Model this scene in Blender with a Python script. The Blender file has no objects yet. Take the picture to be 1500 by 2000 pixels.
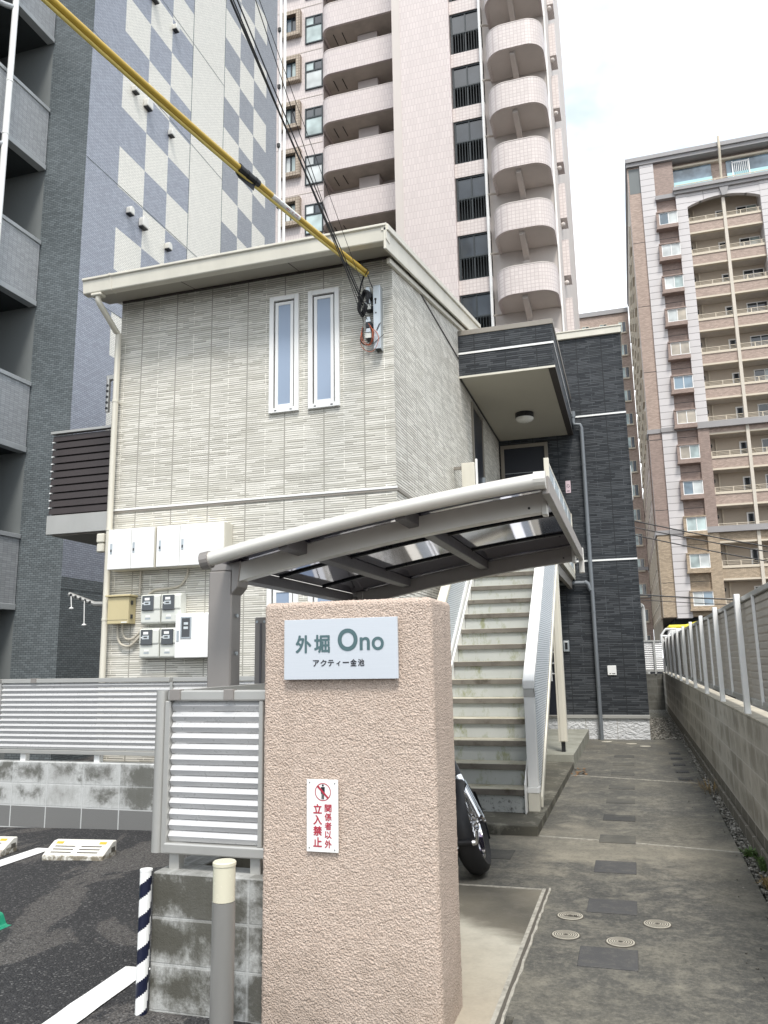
import bpy, bmesh, math, random
from mathutils import Vector, Matrix, noise
R = math.radians
SC = bpy.context.scene
COL = SC.collection

# ------------------------------------------------------------------ camera
CAMZ = 1.40
cam = bpy.data.cameras.new('camera')
cam.sensor_fit = 'VERTICAL'; cam.sensor_height = 24.0; cam.sensor_width = 18.0
cam.lens = 1540.0 / 2000.0 * 24.0
cam.clip_start = 0.05; cam.clip_end = 3000
camo = bpy.data.objects.new('camera', cam); COL.objects.link(camo)
cr = Vector((0.9551464710504948, 0.2956367907462473, -0.017149542181817055))
cu = Vector((0.07105452103350918, -0.17257406865912062, 0.9824303771093074))
cf = Vector((-0.28748299755026374, 0.9395834602544346, 0.18583984324094321))
mw = Matrix.Identity(4)
for i in range(3):
    mw[i][0] = cr[i]; mw[i][1] = cu[i]; mw[i][2] = -cf[i]
mw[2][3] = CAMZ
camo.matrix_world = mw
SC.camera = camo

# ------------------------------------------------------------------ light
SUN_EL, SUN_AZ = 58.0, 158.0          # azimuth measured clockwise from +Y
w = bpy.data.worlds.new('World'); SC.world = w; w.use_nodes = True
nt = w.node_tree; nt.nodes.clear()
out = nt.nodes.new('ShaderNodeOutputWorld'); bg = nt.nodes.new('ShaderNodeBackground')
sky = nt.nodes.new('ShaderNodeTexSky'); sky.sky_type = 'NISHITA'; sky.sun_disc = False
sky.sun_elevation = R(SUN_EL); sky.sun_rotation = R(SUN_AZ)
sky.air_density = 1.0; sky.dust_density = 2.0
tc = nt.nodes.new('ShaderNodeTexCoord')
mp = nt.nodes.new('ShaderNodeMapping'); mp.inputs['Scale'].default_value = (1.3, 1.3, 2.4)
nz = nt.nodes.new('ShaderNodeTexNoise'); nz.inputs['Scale'].default_value = 1.25
nz.inputs['Detail'].default_value = 6; nz.inputs['Roughness'].default_value = 0.55
cr_ = nt.nodes.new('ShaderNodeValToRGB')
cr_.color_ramp.elements[0].position = 0.44; cr_.color_ramp.elements[0].color = (3.3, 3.75, 4.25, 1)
cr_.color_ramp.elements[1].position = 0.68; cr_.color_ramp.elements[1].color = (10.4, 10.5, 10.5, 1)
mix = nt.nodes.new('ShaderNodeMix'); mix.data_type = 'RGBA'; mix.inputs[0].default_value = 0.90
nt.links.new(tc.outputs['Generated'], mp.inputs[0]); nt.links.new(mp.outputs[0], nz.inputs['Vector'])
nt.links.new(nz.outputs['Fac'], cr_.inputs[0])
nt.links.new(sky.outputs[0], mix.inputs[6]); nt.links.new(cr_.outputs[0], mix.inputs[7])
nt.links.new(mix.outputs[2], bg.inputs[0]); bg.inputs[1].default_value = 0.10
nt.links.new(bg.outputs[0], out.inputs[0])
sl = bpy.data.lights.new('sun', 'SUN'); sl.energy = 1.3; sl.angle = R(14); sl.color = (1.0, 0.96, 0.90)
so = bpy.data.objects.new('sun', sl); COL.objects.link(so)
sd = Vector((math.sin(R(SUN_AZ)) * math.cos(R(SUN_EL)), math.cos(R(SUN_AZ)) * math.cos(R(SUN_EL)), math.sin(R(SUN_EL))))
so.rotation_euler = sd.to_track_quat('Z', 'Y').to_euler(); so.location = (8, -6, 12)
SC.view_settings.view_transform = 'Standard'; SC.view_settings.look = 'None'
SC.view_settings.exposure = 1.46; SC.view_settings.gamma = 1.0
SC.view_settings.use_curve_mapping = False

# ------------------------------------------------------------------ material helpers
class NT:
    def __init__(s, name):
        s.m = bpy.data.materials.new(name); s.m.use_nodes = True
        s.t = s.m.node_tree; s.t.nodes.clear()
        s.o = s.t.nodes.new('ShaderNodeOutputMaterial')
        s.p = s.t.nodes.new('ShaderNodeBsdfPrincipled')
        s.t.links.new(s.p.outputs[0], s.o.inputs[0])
        g = s.n('ShaderNodeNewGeometry'); s.pos = g.outputs['Position']; s.nor = g.outputs['Normal']
    def n(s, ty, **k):
        x = s.t.nodes.new(ty)
        for a, b in k.items(): setattr(x, a, b)
        return x
    def put(s, sock, v):
        if hasattr(v, 'is_output'): s.t.links.new(v, sock)
        elif isinstance(v, (tuple, list)) and len(v) == 3 and sock.type == 'RGBA': sock.default_value = (*v, 1)
        else: sock.default_value = v
    def ma(s, op, a, b=None, c=None):
        x = s.n('ShaderNodeMath', operation=op); s.put(x.inputs[0], a)
        if b is not None: s.put(x.inputs[1], b)
        if c is not None: s.put(x.inputs[2], c)
        return x.outputs[0]
    def vec(s, x, y, z):
        c = s.n('ShaderNodeCombineXYZ')
        for i, v in enumerate((x, y, z)): s.put(c.inputs[i], v)
        return c.outputs[0]
    def sep(s, v=None):
        c = s.n('ShaderNodeSeparateXYZ'); s.put(c.inputs[0], v if v is not None else s.pos)
        return c.outputs[0], c.outputs[1], c.outputs[2]
    def noise(s, scale, detail=4, rough=.55, stretch=None, vec=None, dist=0):
        v = vec if vec is not None else s.pos
        if stretch:
            mp = s.n('ShaderNodeMapping'); s.put(mp.inputs[0], v); mp.inputs['Scale'].default_value = stretch; v = mp.outputs[0]
        x = s.n('ShaderNodeTexNoise'); s.put(x.inputs['Vector'], v); x.inputs['Scale'].default_value = scale
        x.inputs['Detail'].default_value = detail; x.inputs['Roughness'].default_value = rough; x.inputs['Distortion'].default_value = dist
        return x.outputs['Fac']
    def white(s, v):
        x = s.n('ShaderNodeTexWhiteNoise', noise_dimensions='3D'); s.put(x.inputs['Vector'], v); return x.outputs['Value']
    def ramp(s, fac, pts):
        x = s.n('ShaderNodeValToRGB'); s.put(x.inputs[0], fac); r = x.color_ramp
        while len(r.elements) < len(pts): r.elements.new(.5)
        for e, (p, c) in zip(r.elements, pts):
            e.position = p; e.color = (*c, 1) if isinstance(c, (tuple, list)) else (c, c, c, 1)
        return x.outputs[0]
    def mix(s, f, a, b, blend='MIX'):
        x = s.n('ShaderNodeMix', data_type='RGBA', blend_type=blend)
        s.put(x.inputs[0], f); s.put(x.inputs[6], a); s.put(x.inputs[7], b); return x.outputs[2]
    def bump(s, h, dist=.01, st=1.0):
        x = s.n('ShaderNodeBump'); s.put(x.inputs['Height'], h); x.inputs['Distance'].default_value = dist; x.inputs['Strength'].default_value = st
        s.t.links.new(x.outputs[0], s.p.inputs['Normal'])
    def fin(s, col, rough=.6, metal=0, spec=.5):
        s.put(s.p.inputs['Base Color'], col); s.put(s.p.inputs['Roughness'], rough); s.put(s.p.inputs['Metallic'], metal)
        s.p.inputs['Specular IOR Level'].default_value = spec
        return s.m

def sc(c, k): return tuple(min(1, x * k) for x in c)

def paint(name, c, rough=.45, metal=0, dirt=.12, scale=3.0, streak=True, spec=.5):
    t = NT(name)
    n1 = t.noise(scale, 5, .6, (1, 1, .35) if streak else None)
    n2 = t.noise(scale * 14, 3)
    col = t.mix(t.ramp(n1, [(.35, 0.0), (.75, 1.0)]), sc(c, 1 + dirt * .3), sc(c, 1 - dirt))
    col = t.mix(t.ma('MULTIPLY', n2, dirt * .6), col, sc(c, .75))
    r = t.ma('ADD', t.ma('MULTIPLY', n2, .2), rough - .1)
    return t.fin(col, r, metal, spec)

def siding(name, light, dark, joint, seal, uoff=0.0, pan=.455, h=.0235, bump=.010):
    t = NT(name); x, y, z = t.sep(); u = t.ma('ADD', x, y)
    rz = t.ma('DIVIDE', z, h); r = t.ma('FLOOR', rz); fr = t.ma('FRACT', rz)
    rr = t.white(t.vec(r, 7.3, 1.0)); r2 = t.white(t.vec(r, 2.1, 5.0))
    # strips break only at half panel lines or at random lengths
    L = t.ma('ADD', t.ma('MULTIPLY', r2, .20), .13)
    uu = t.ma('DIVIDE', t.ma('ADD', u, t.ma('MULTIPLY', rr, 9.0)), L)
    c = t.ma('FLOOR', uu); fu = t.ma('FRACT', uu)
    cr = t.white(t.vec(r, c, 3.0)); c2 = t.white(t.vec(r, c, 9.0))
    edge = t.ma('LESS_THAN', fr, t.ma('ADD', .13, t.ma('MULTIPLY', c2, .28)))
    fu2 = t.ma('LESS_THAN', t.ma('MULTIPLY', fu, L), .006)
    big = t.noise(.8, 4, .6, (1, 1, .4))
    col = t.mix(t.ramp(cr, [(.25, 0.0), (.85, 1.0)]), light, dark)
    col = t.mix(t.ma('MULTIPLY', t.noise(60, 3), .35), col, sc(dark, .8))
    col = t.mix(t.ma('MULTIPLY', edge, .85), col, joint)  # grooves between rows: their shadow is painted in as dark lines
    col = t.mix(t.ma('MULTIPLY', t.ramp(big, [(.45, 0.0), (.8, 1.0)]), .18), col, joint)
    pv = t.white(t.vec(t.ma('FLOOR', t.ma('DIVIDE', t.ma('SUBTRACT', u, uoff), pan)), 4.0, 8.0))
    col = t.mix(t.ma('MULTIPLY', pv, .10), col, sc(dark, .85))
    drip = t.noise(5.5, 5, .65, (1, 1, .06))
    col = t.mix(t.ma('MULTIPLY', t.ramp(drip, [(.52, 0.0), (.75, 1.0)]), .26), col, sc(dark, .62))
    up = t.ma('FRACT', t.ma('DIVIDE', t.ma('SUBTRACT', u, uoff - .005), pan))
    sj = t.ma('LESS_THAN', up, .014 / pan)
    col = t.mix(sj, col, seal)
    up2 = t.ma('FRACT', t.ma('DIVIDE', t.ma('SUBTRACT', u, uoff - .004 + pan / 2), pan))
    hj = t.ma('MULTIPLY', t.ma('LESS_THAN', up2, .009 / pan), t.ma('GREATER_THAN', rr, .45))
    col = t.mix(t.ma('MULTIPLY', hj, .7), col, sc(light, 1.08))
    hgt = t.ma('MULTIPLY', t.ma('ADD', .4, t.ma('MULTIPLY', cr, .6)), t.ma('SUBTRACT', 1, edge))
    hgt = t.ma('MULTIPLY', hgt, t.ma('SUBTRACT', 1, sj))
    t.bump(hgt, bump, .9)
    return t.fin(col, .75, 0, .3)

def tile(name, c, mortar, w_, h_, off=.5, var=.15, msz=.05, rough=.35, bump=.002, streak=0.0):
    t = NT(name); x, y, z = t.sep(); u = t.ma('ADD', x, y)
    b = t.n('ShaderNodeTexBrick', offset=off); t.put(b.inputs['Vector'], t.vec(u, z, 0.0))
    b.inputs['Scale'].default_value = 1; b.inputs['Brick Width'].default_value = w_; b.inputs['Row Height'].default_value = h_
    b.inputs['Mortar Size'].default_value = h_ * msz; b.inputs['Mortar Smooth'].default_value = .1
    t.put(b.inputs['Color1'], sc(c, 1 + var)); t.put(b.inputs['Color2'], sc(c, 1 - var)); t.put(b.inputs['Mortar'], mortar)
    n = t.noise(.45, 5, .6, (1, 1, .3))
    col = t.mix(t.ma('MULTIPLY', t.ramp(n, [(.4, 0.0), (.8, 1.0)]), .14 + streak), b.outputs[0], sc(c, .62))
    t.bump(t.ma('SUBTRACT', 1, b.outputs['Fac']), bump, .8)
    return t.fin(col, rough, 0, .4)

def glass(name, c, rough=.04, var=.3, spec=.8):
    t = NT(name)
    n = t.noise(.9, 2, .5)
    return t.fin(t.mix(t.ramp(n, [(.35, 0.0), (.65, 1.0)]), sc(c, 1 - var), sc(c, 1 + var)), rough, 0, spec)

M = {}
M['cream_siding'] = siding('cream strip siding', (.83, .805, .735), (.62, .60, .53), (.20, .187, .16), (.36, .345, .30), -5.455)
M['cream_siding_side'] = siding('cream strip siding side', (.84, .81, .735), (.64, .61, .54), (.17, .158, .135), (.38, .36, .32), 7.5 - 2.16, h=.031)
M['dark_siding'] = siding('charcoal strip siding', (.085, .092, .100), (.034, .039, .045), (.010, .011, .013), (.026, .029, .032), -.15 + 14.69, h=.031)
M['cream_paint'] = paint('cream painted steel', (.66, .63, .54), .4)
M['white_paint'] = paint('white painted steel', (.84, .84, .82), .35, 0, .06)
M['white_plastic'] = paint('white plastic', (.84, .84, .82), .4, 0, .05)
M['offwhite'] = paint('off white plastic', (.66, .67, .62), .45, 0, .06)
M['beige_box'] = paint('beige yellow steel', (.56, .48, .28), .5, 0, .08)
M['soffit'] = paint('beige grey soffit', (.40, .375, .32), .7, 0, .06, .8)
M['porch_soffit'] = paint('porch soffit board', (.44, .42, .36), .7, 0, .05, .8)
M['brown_trim'] = paint('dark brown trim', (.05, .042, .038), .5)
M['taupe'] = paint('taupe aluminium', (.26, .235, .20), .45, .2)
M['alu'] = paint('champagne aluminium', (.48, .475, .45), .36, .45, .08)
M['alu_slat'] = paint('silver aluminium slat', (.56, .56, .56), .30, .16, .05)
M['alu_dark'] = paint('weathered aluminium back', (.47, .43, .375), .5, .25, .15)
M['alu_port'] = paint('warm grey aluminium', (.29, .268, .25), .38, .3, .08)
M['alu_port_light'] = paint('pale warm aluminium', (.66, .64, .59), .36, .25, .06)
M['dark_port'] = paint('dark grey purlin', (.135, .125, .13), .45, .2)
M['slat_brown'] = paint('dark brown slat', (.045, .036, .036), .5)
M['grey_pipe'] = paint('grey blue plastic pipe', (.15, .165, .18), .4, 0, .06)
M['galv'] = paint('galvanised steel', (.52, .56, .58), .4, .7, .15, 9)
M['black'] = paint('black rubber', (.012, .012, .014), .55, 0, .1)
M['black_plastic'] = paint('black plastic', (.02, .021, .024), .3, 0, .1)
M['chrome'] = paint('chrome', (.75, .75, .76), .09, 1.0, .05)
M['orange_wire'] = paint('orange wire', (.45, .10, .035), .5)
M['yellow_cover'] = paint('yellow insulating sleeve', (.60, .40, .055), .32, 0, .12, 6)
M['yellow_light'] = paint('pale yellow sleeve lip', (.78, .62, .17), .35, 0, .1, 6)
M['red_ink'] = paint('red ink', (.42, .03, .055), .6, 0, .05)
M['teal_ink'] = paint('teal grey lettering', (.075, .135, .145), .5, 0, .05)
M['black_ink'] = paint('black lettering', (.01, .01, .015), .5)
M['pink_plate'] = paint('pale pink plate', (.70, .55, .60), .5, 0, .05)
M['green_plastic'] = paint('green plastic', (.015, .26, .15), .35, 0, .15)
M['lamp_dome'] = paint('opal lamp dome', (.74, .74, .70), .25, 0, .04)
M['bollard'] = paint('grey satin steel post', (.27, .265, .25), .38, .35, .05)
M['bollard_lens'] = paint('cream acrylic lens', (.62, .59, .46), .25, 0, .04)
M['meter_glass'] = glass('dark meter glass', (.05, .055, .06), .08)
M['lcd'] = paint('meter display', (.55, .60, .62), .3)
M['navy'] = paint('navy stripe paint', (.006, .009, .032), .4)
M['window_frost'] = glass('frosted blue grey glass', (.30, .37, .48), .30, .06, .4)
M['window_dark'] = glass('dark window glass', (.035, .042, .05), .05)
M['door_dark'] = paint('dark entrance door', (.016, .019, .028), .35, 0, .1)
M['curtain_glass'] = glass('window with pale curtain', (.38, .46, .45), .12, .45)
M['blue_pane'] = glass('blue grey glass', (.17, .23, .28), .06, .4)
M['curtain_white'] = glass('window with white lace curtain', (.55, .58, .57), .15, .25)
M['curtain_beige'] = glass('window with beige curtain', (.42, .37, .30), .15, .3)
M['aqua_pane'] = paint('aqua glass balustrade', (.42, .66, .70), .1, 0, .05)
M['frost_panel'] = paint('frosted balustrade panel', (.62, .69, .72), .25, 0, .06)

M['blue_tile'] = tile('slate blue tile', (.325, .352, .415), (.14, .15, .175), .10, .0365, .5, .12, .10)
M['blue_tile2'] = tile('blue grey tile', (.30, .32, .355), (.15, .16, .18), .10, .0365, .5, .10, .10)
M['cream_tile'] = tile('cream tile', (.80, .78, .71), (.38, .37, .34), .10, .0365, .5, .05, .10)
M['slate_tile'] = tile('dark slate tile', (.155, .178, .188), (.04, .047, .052), .10, .0365, .5, .2, .10)
M['grey_tile'] = tile('pale grey tile', (.37, .385, .40), (.15, .155, .165), .10, .0365, .0, .12)
M['plaster_grey'] = paint('grey balcony plaster', (.18, .195, .195), .8, 0, .05)
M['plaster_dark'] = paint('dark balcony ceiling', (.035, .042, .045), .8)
M['rail_grey'] = paint('pale grey coping', (.42, .44, .45), .45, .2)
M['pink_tile'] = tile('pale pink tile', (.65, .585, .555), (.53, .46, .44), .16, .16, .0, .05, .09, .45, .004, .05)
M['pink_tile_v'] = tile('pale pink narrow tile', (.64, .57, .545), (.55, .475, .46), .15, .34, .5, .04, .045, .45, .003, .04)
M['pink_wall'] = paint('pale pink wall', (.64, .57, .54), .7, 0, .1, .6)
M['pink_under'] = paint('balcony underside', (.50, .445, .39), .8, 0, .25, 1.2, False)
M['pink_white'] = paint('pale balcony interior', (.60, .545, .505), .7, 0, .1, .8)
M['ochre_tile'] = tile('ochre tile', (.42, .35, .27), (.22, .17, .13), .16, .16, 0, .1, .12, .5, .004, .1)
M['dark_frame'] = paint('dark green window frame', (.022, .03, .034), .4)
M['brown_tile'] = tile('brown tile', (.41, .315, .262), (.29, .225, .19), .22, .065, .5, .18, .08, .6, .003)  # brown paled so that distance haze sits in the tile colour
M['brown_dark'] = tile('deep brown tile', (.315, .24, .205), (.22, .165, .145), .22, .065, .5, .16, .08, .6, .003)  # deep brown lightened for haze as well
M['beige_brick'] = tile('beige brick', (.42, .335, .24), (.27, .215, .16), .24, .075, .5, .22, .1, .7, .004)
M['stone_white'] = tile('pale stone cladding', (.60, .575, .57), (.25, .235, .235), 9.0, .566, .0, .03, .04, .7, .01)
M['tan_wall'] = paint('tan render', (.50, .43, .35), .8, 0, .06, .5)
M['cream_band'] = paint('cream concrete band', (.62, .55, .44), .7, 0, .06, .6)
M['grey_band'] = paint('grey cornice', (.32, .31, .31), .7, 0, .08, .6)
M['tan_under'] = paint('grey slab underside', (.50, .46, .42), .8)
M['pave_joint'] = paint('pale joint strip', (.40, .38, .33), .8, 0, .5, 30, False)

def concrete_path():
    t = NT('stained concrete path')
    n1 = t.noise(1.1, 7, .62, None, None, .3); n2 = t.noise(4.0, 8, .74, None, None, .35); n3 = t.noise(70, 3, .6); n4 = t.noise(.5, 3)
    col = t.ramp(n1, [(.30, (.064, .064, .060)), (.50, (.105, .102, .090)), (.70, (.18, .168, .135))])
    col = t.mix(t.ma('MULTIPLY', t.ramp(n2, [(.50, 0.0), (.68, 1.0)]), .72), col, (.30, .28, .225))
    n5 = t.noise(16, 8, .8)
    col = t.mix(t.ma('MULTIPLY', t.ramp(n5, [(.50, 0.0), (.64, 1.0)]), .55), col, (.25, .235, .19))
    col = t.mix(t.ma('MULTIPLY', t.ramp(n5, [(.36, 1.0), (.48, 0.0)]), .45), col, (.035, .035, .033))
    col = t.mix(t.ma('MULTIPLY', t.ramp(n4, [(.5, 0.0), (.7, 1.0)]), .35), col, (.15, .135, .10))
    col = t.mix(t.ma('MULTIPLY', t.ramp(n3, [(.3, 0.0), (.8, 1.0)]), .35), col, (.07, .07, .07))
    x, y, z = t.sep()
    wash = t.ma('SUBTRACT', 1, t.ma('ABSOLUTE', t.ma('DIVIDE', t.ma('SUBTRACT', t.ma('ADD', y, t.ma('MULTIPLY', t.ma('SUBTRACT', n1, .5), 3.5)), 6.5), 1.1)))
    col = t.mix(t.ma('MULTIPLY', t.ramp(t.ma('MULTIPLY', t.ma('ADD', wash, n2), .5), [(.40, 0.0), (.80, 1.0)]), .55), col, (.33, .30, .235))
    n6 = t.noise(42, 6, .8)
    col = t.mix(t.ma('MULTIPLY', t.ramp(n6, [(.52, 0.0), (.62, 1.0)]), .40), col, (.24, .225, .185))
    col = t.mix(t.ma('MULTIPLY', t.ramp(n6, [(.38, 1.0), (.47, 0.0)]), .40), col, (.035, .035, .033))
    t.bump(t.ma('ADD', n3, t.ma('MULTIPLY', n2, .5)), .003, .7)
    return t.fin(col, t.ramp(n1, [(.3, .55), (.7, .85)]), 0, .35)
M['path'] = concrete_path()

def light_slab():
    t = NT('pale stained slab')
    x, y, z = t.sep()
    n1 = t.noise(1.3, 6, .6, None, None, .6); n3 = t.noise(60, 3)
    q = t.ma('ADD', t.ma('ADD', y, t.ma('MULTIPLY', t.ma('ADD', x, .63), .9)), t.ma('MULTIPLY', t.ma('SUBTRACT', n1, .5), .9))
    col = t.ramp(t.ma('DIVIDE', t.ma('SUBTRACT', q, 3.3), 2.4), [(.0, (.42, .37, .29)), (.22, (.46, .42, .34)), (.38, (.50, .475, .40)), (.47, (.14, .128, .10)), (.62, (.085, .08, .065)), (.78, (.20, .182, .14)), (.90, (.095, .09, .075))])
    n5 = t.noise(9, 5, .65)
    col = t.mix(t.ma('MULTIPLY', t.ramp(n5, [(.45, 0.0), (.75, 1.0)]), .3), col, (.22, .20, .17))
    col = t.mix(t.ma('MULTIPLY', n3, .25), col, (.12, .11, .1))
    t.bump(n3, .002, .6)
    return t.fin(col, .6, 0, .35)
M['slab'] = light_slab()

def paver():
    t = NT('dark paving slab')
    n1 = t.noise(5, 4); n3 = t.noise(160, 3)
    col = t.mix(n1, (.064, .065, .068), (.115, .113, .109))
    col = t.mix(t.ma('MULTIPLY', t.ramp(t.noise(14, 8, .8), [(.50, 0.0), (.62, 1.0)]), .35), col, (.20, .19, .16))
    col = t.mix(t.ma('MULTIPLY', n3, .5), col, (.06, .06, .065))
    t.bump(n3, .002, .8); return t.fin(col, .8, 0, .3)
M['paver'] = paver()
def paver_faint():
    t = NT('weathered paving slab'); n1 = t.noise(1.1, 7, .62, None, None, .3); n2 = t.noise(4.0, 8, .74, None, None, .35); n3 = t.noise(90, 3)
    col = t.ramp(n1, [(.30, (.056, .056, .055)), (.50, (.090, .088, .080)), (.70, (.155, .146, .12))])
    col = t.mix(t.ma('MULTIPLY', t.ramp(n2, [(.49, 0.0), (.66, 1.0)]), .45), col, (.20, .19, .155))
    col = t.mix(t.ma('MULTIPLY', n3, .35), col, (.06, .06, .06))
    t.bump(n3, .002, .8); return t.fin(col, .8, 0, .3)
M['paver_faint'] = paver_faint()

def asphalt():
    t = NT('worn asphalt')
    n1 = t.noise(.95, 6, .6, (1.3, .6, 1), None, .8); n3 = t.noise(150, 4, .7)
    v = t.n('ShaderNodeTexVoronoi'); t.put(v.inputs['Vector'], t.pos); v.inputs['Scale'].default_value = 95
    col = t.ramp(n1, [(.42, (.034, .035, .038)), (.53, (.048, .048, .050)), (.545, (.175, .162, .15)), (.70, (.20, .187, .172))])
    col = t.mix(t.ramp(n3, [(.45, 0.0), (.75, .9)]), col, sc((.15, .145, .14), 1.0))
    col = t.mix(t.ramp(v.outputs['Distance'], [(.0, .0), (.5, .55)]), col, (.012, .012, .014))
    rv = t.n('ShaderNodeSeparateColor'); t.put(rv.inputs[0], v.outputs['Color'])
    col = t.mix(t.ramp(rv.outputs[0], [(.84, 0.0), (.97, .6)]), col, (.20, .195, .19))
    col = t.mix(t.ramp(rv.outputs[1], [(.60, 0.0), (.9, .7)]), col, (.018, .018, .020))
    t.bump(t.ma('SUBTRACT', 1, v.outputs['Distance']), .010, 1.0)
    return t.fin(col, .85, 0, .35)
M['asphalt'] = asphalt()

def marking():
    t = NT('road marking paint')
    n = t.noise(40, 5, .7); n2 = t.noise(6, 3)
    col = t.mix(t.ramp(n, [(.57, 0.0), (.70, .75)]), (.80, .80, .79), (.25, .245, .24))
    col = t.mix(t.ma('MULTIPLY', n2, .2), col, (.6, .59, .57))
    t.bump(t.noise(90, 3), .004, .6); return t.fin(col, .7)
M['marking'] = marking()

def blockwork(name, base, lightc, darkc, uoff, zoff, bottom=None, h_=.2, w_=.4, stain=1.0, yaxis=False, db=0.0):
    t = NT(name); x, y, z = t.sep(); u = y if yaxis else x
    b = t.n('ShaderNodeTexBrick', offset=0.0); t.put(b.inputs['Vector'], t.vec(t.ma('SUBTRACT', u, uoff), t.ma('SUBTRACT', z, zoff), 0.0))
    b.inputs['Scale'].default_value = 1; b.inputs['Brick Width'].default_value = w_; b.inputs['Row Height'].default_value = h_
    b.inputs['Mortar Size'].default_value = .007; b.inputs['Mortar Smooth'].default_value = .2
    t.put(b.inputs['Color1'], sc(base, 1.1)); t.put(b.inputs['Color2'], sc(base, .9)); t.put(b.inputs['Mortar'], sc(lightc, .9))
    s2 = t.noise(12, 5, .7, (1, 1, .12)); s3 = t.noise(110, 3)
    col = b.outputs[0]
    up = t.ma('GREATER_THAN', z, zoff + h_) if bottom is not None else 1.0
    bu = t.ma('DIVIDE', t.ma('SUBTRACT', u, uoff), w_); bz = t.ma('DIVIDE', t.ma('SUBTRACT', z, zoff), h_)
    rnd = t.white(t.vec(t.ma('FLOOR', bu), t.ma('FLOOR', bz), 2.0))
    du = t.ma('ABSOLUTE', t.ma('SUBTRACT', t.ma('FRACT', bu), .5)); dz = t.ma('ABSOLUTE', t.ma('SUBTRACT', t.ma('FRACT', bz), .55))
    edge = t.ma('MAXIMUM', t.ma('MULTIPLY', du, .8), dz)                      # 0 at the block's heart, .5 at its rim
    grit = t.noise(9, 8, .78, (1, 1, .8)); wide = t.noise(2.2, 6, .7, (1, 1, .5))
    q1 = t.ma('ADD', t.ma('ADD', t.ma('MULTIPLY', grit, .9), t.ma('MULTIPLY', wide, .7)), t.ma('ADD', t.ma('MULTIPLY', edge, .55), t.ma('MULTIPLY', rnd, .22)))
    col = t.mix(t.ma('MULTIPLY', t.ramp(t.ma('MULTIPLY', q1, .5), [(.47, 0.0), (.62, 1.0)]), t.ma('MULTIPLY', up, .9 * stain)), col, lightc)
    wide2 = t.noise(2.7, 6, .7, (1, 1, .55), t.vec(t.ma('ADD', u, 31.7), z, 4.0), .3)
    q2 = t.ma('SUBTRACT', t.ma('ADD', t.ma('MULTIPLY', grit, -.5), t.ma('MULTIPLY', wide2, 1.5)), t.ma('ADD', t.ma('MULTIPLY', edge, .55), t.ma('MULTIPLY', rnd, .25)))
    col = t.mix(t.ma('MULTIPLY', t.ramp(t.ma('ADD', q2, .2 + db), [(.40, 0.0), (.62, 1.0)]), t.ma('MULTIPLY', up, .9 * stain)), col, darkc)
    col = t.mix(t.ma('MULTIPLY', t.ramp(s2, [(.45, 0.0), (.75, 1.0)]), .35), col, sc(base, .6))
    col = t.mix(t.ma('MULTIPLY', s3, .3), col, sc(base, .55))
    col = t.mix(t.ma('MULTIPLY', b.outputs['Fac'], .30), col, sc(lightc, .95))
    if bottom is not None:
        col = t.mix(up, t.mix(t.ma('MULTIPLY', s3, .4), t.mix(b.outputs['Fac'], bottom, lightc), sc(bottom, .6)), col)
    t.bump(t.ma('ADD', t.ma('SUBTRACT', 1, b.outputs['Fac']), t.ma('MULTIPLY', s3, .5)), .006, .7)
    return t.fin(col, .9, 0, .25)
M['block_far'] = blockwork('pale stained blockwork', (.33, .33, .315), (.58, .59, .58), (.10, .10, .085), -5.765, -.085, (.19, .19, .185), db=.06)
M['block_near'] = blockwork('mossy blockwork', (.20, .20, .178), (.50, .505, .49), (.060, .056, .043), -2.09 - .33, -.05, None, .185, .8, db=.30)
M['block_right'] = blockwork('grey blockwork', (.47, .435, .37), (.64, .61, .55), (.17, .155, .12), .2, 0.0, (.19, .175, .145), .194, .4, .55, True)
M['block_back'] = blockwork('dark blockwork', (.13, .125, .11), (.2, .2, .18), (.06, .06, .05), .2, 0, None, .2, .4, .6)
M['coping'] = paint('stained concrete coping', (.46, .42, .34), .9, 0, .45, 6, False)

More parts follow.
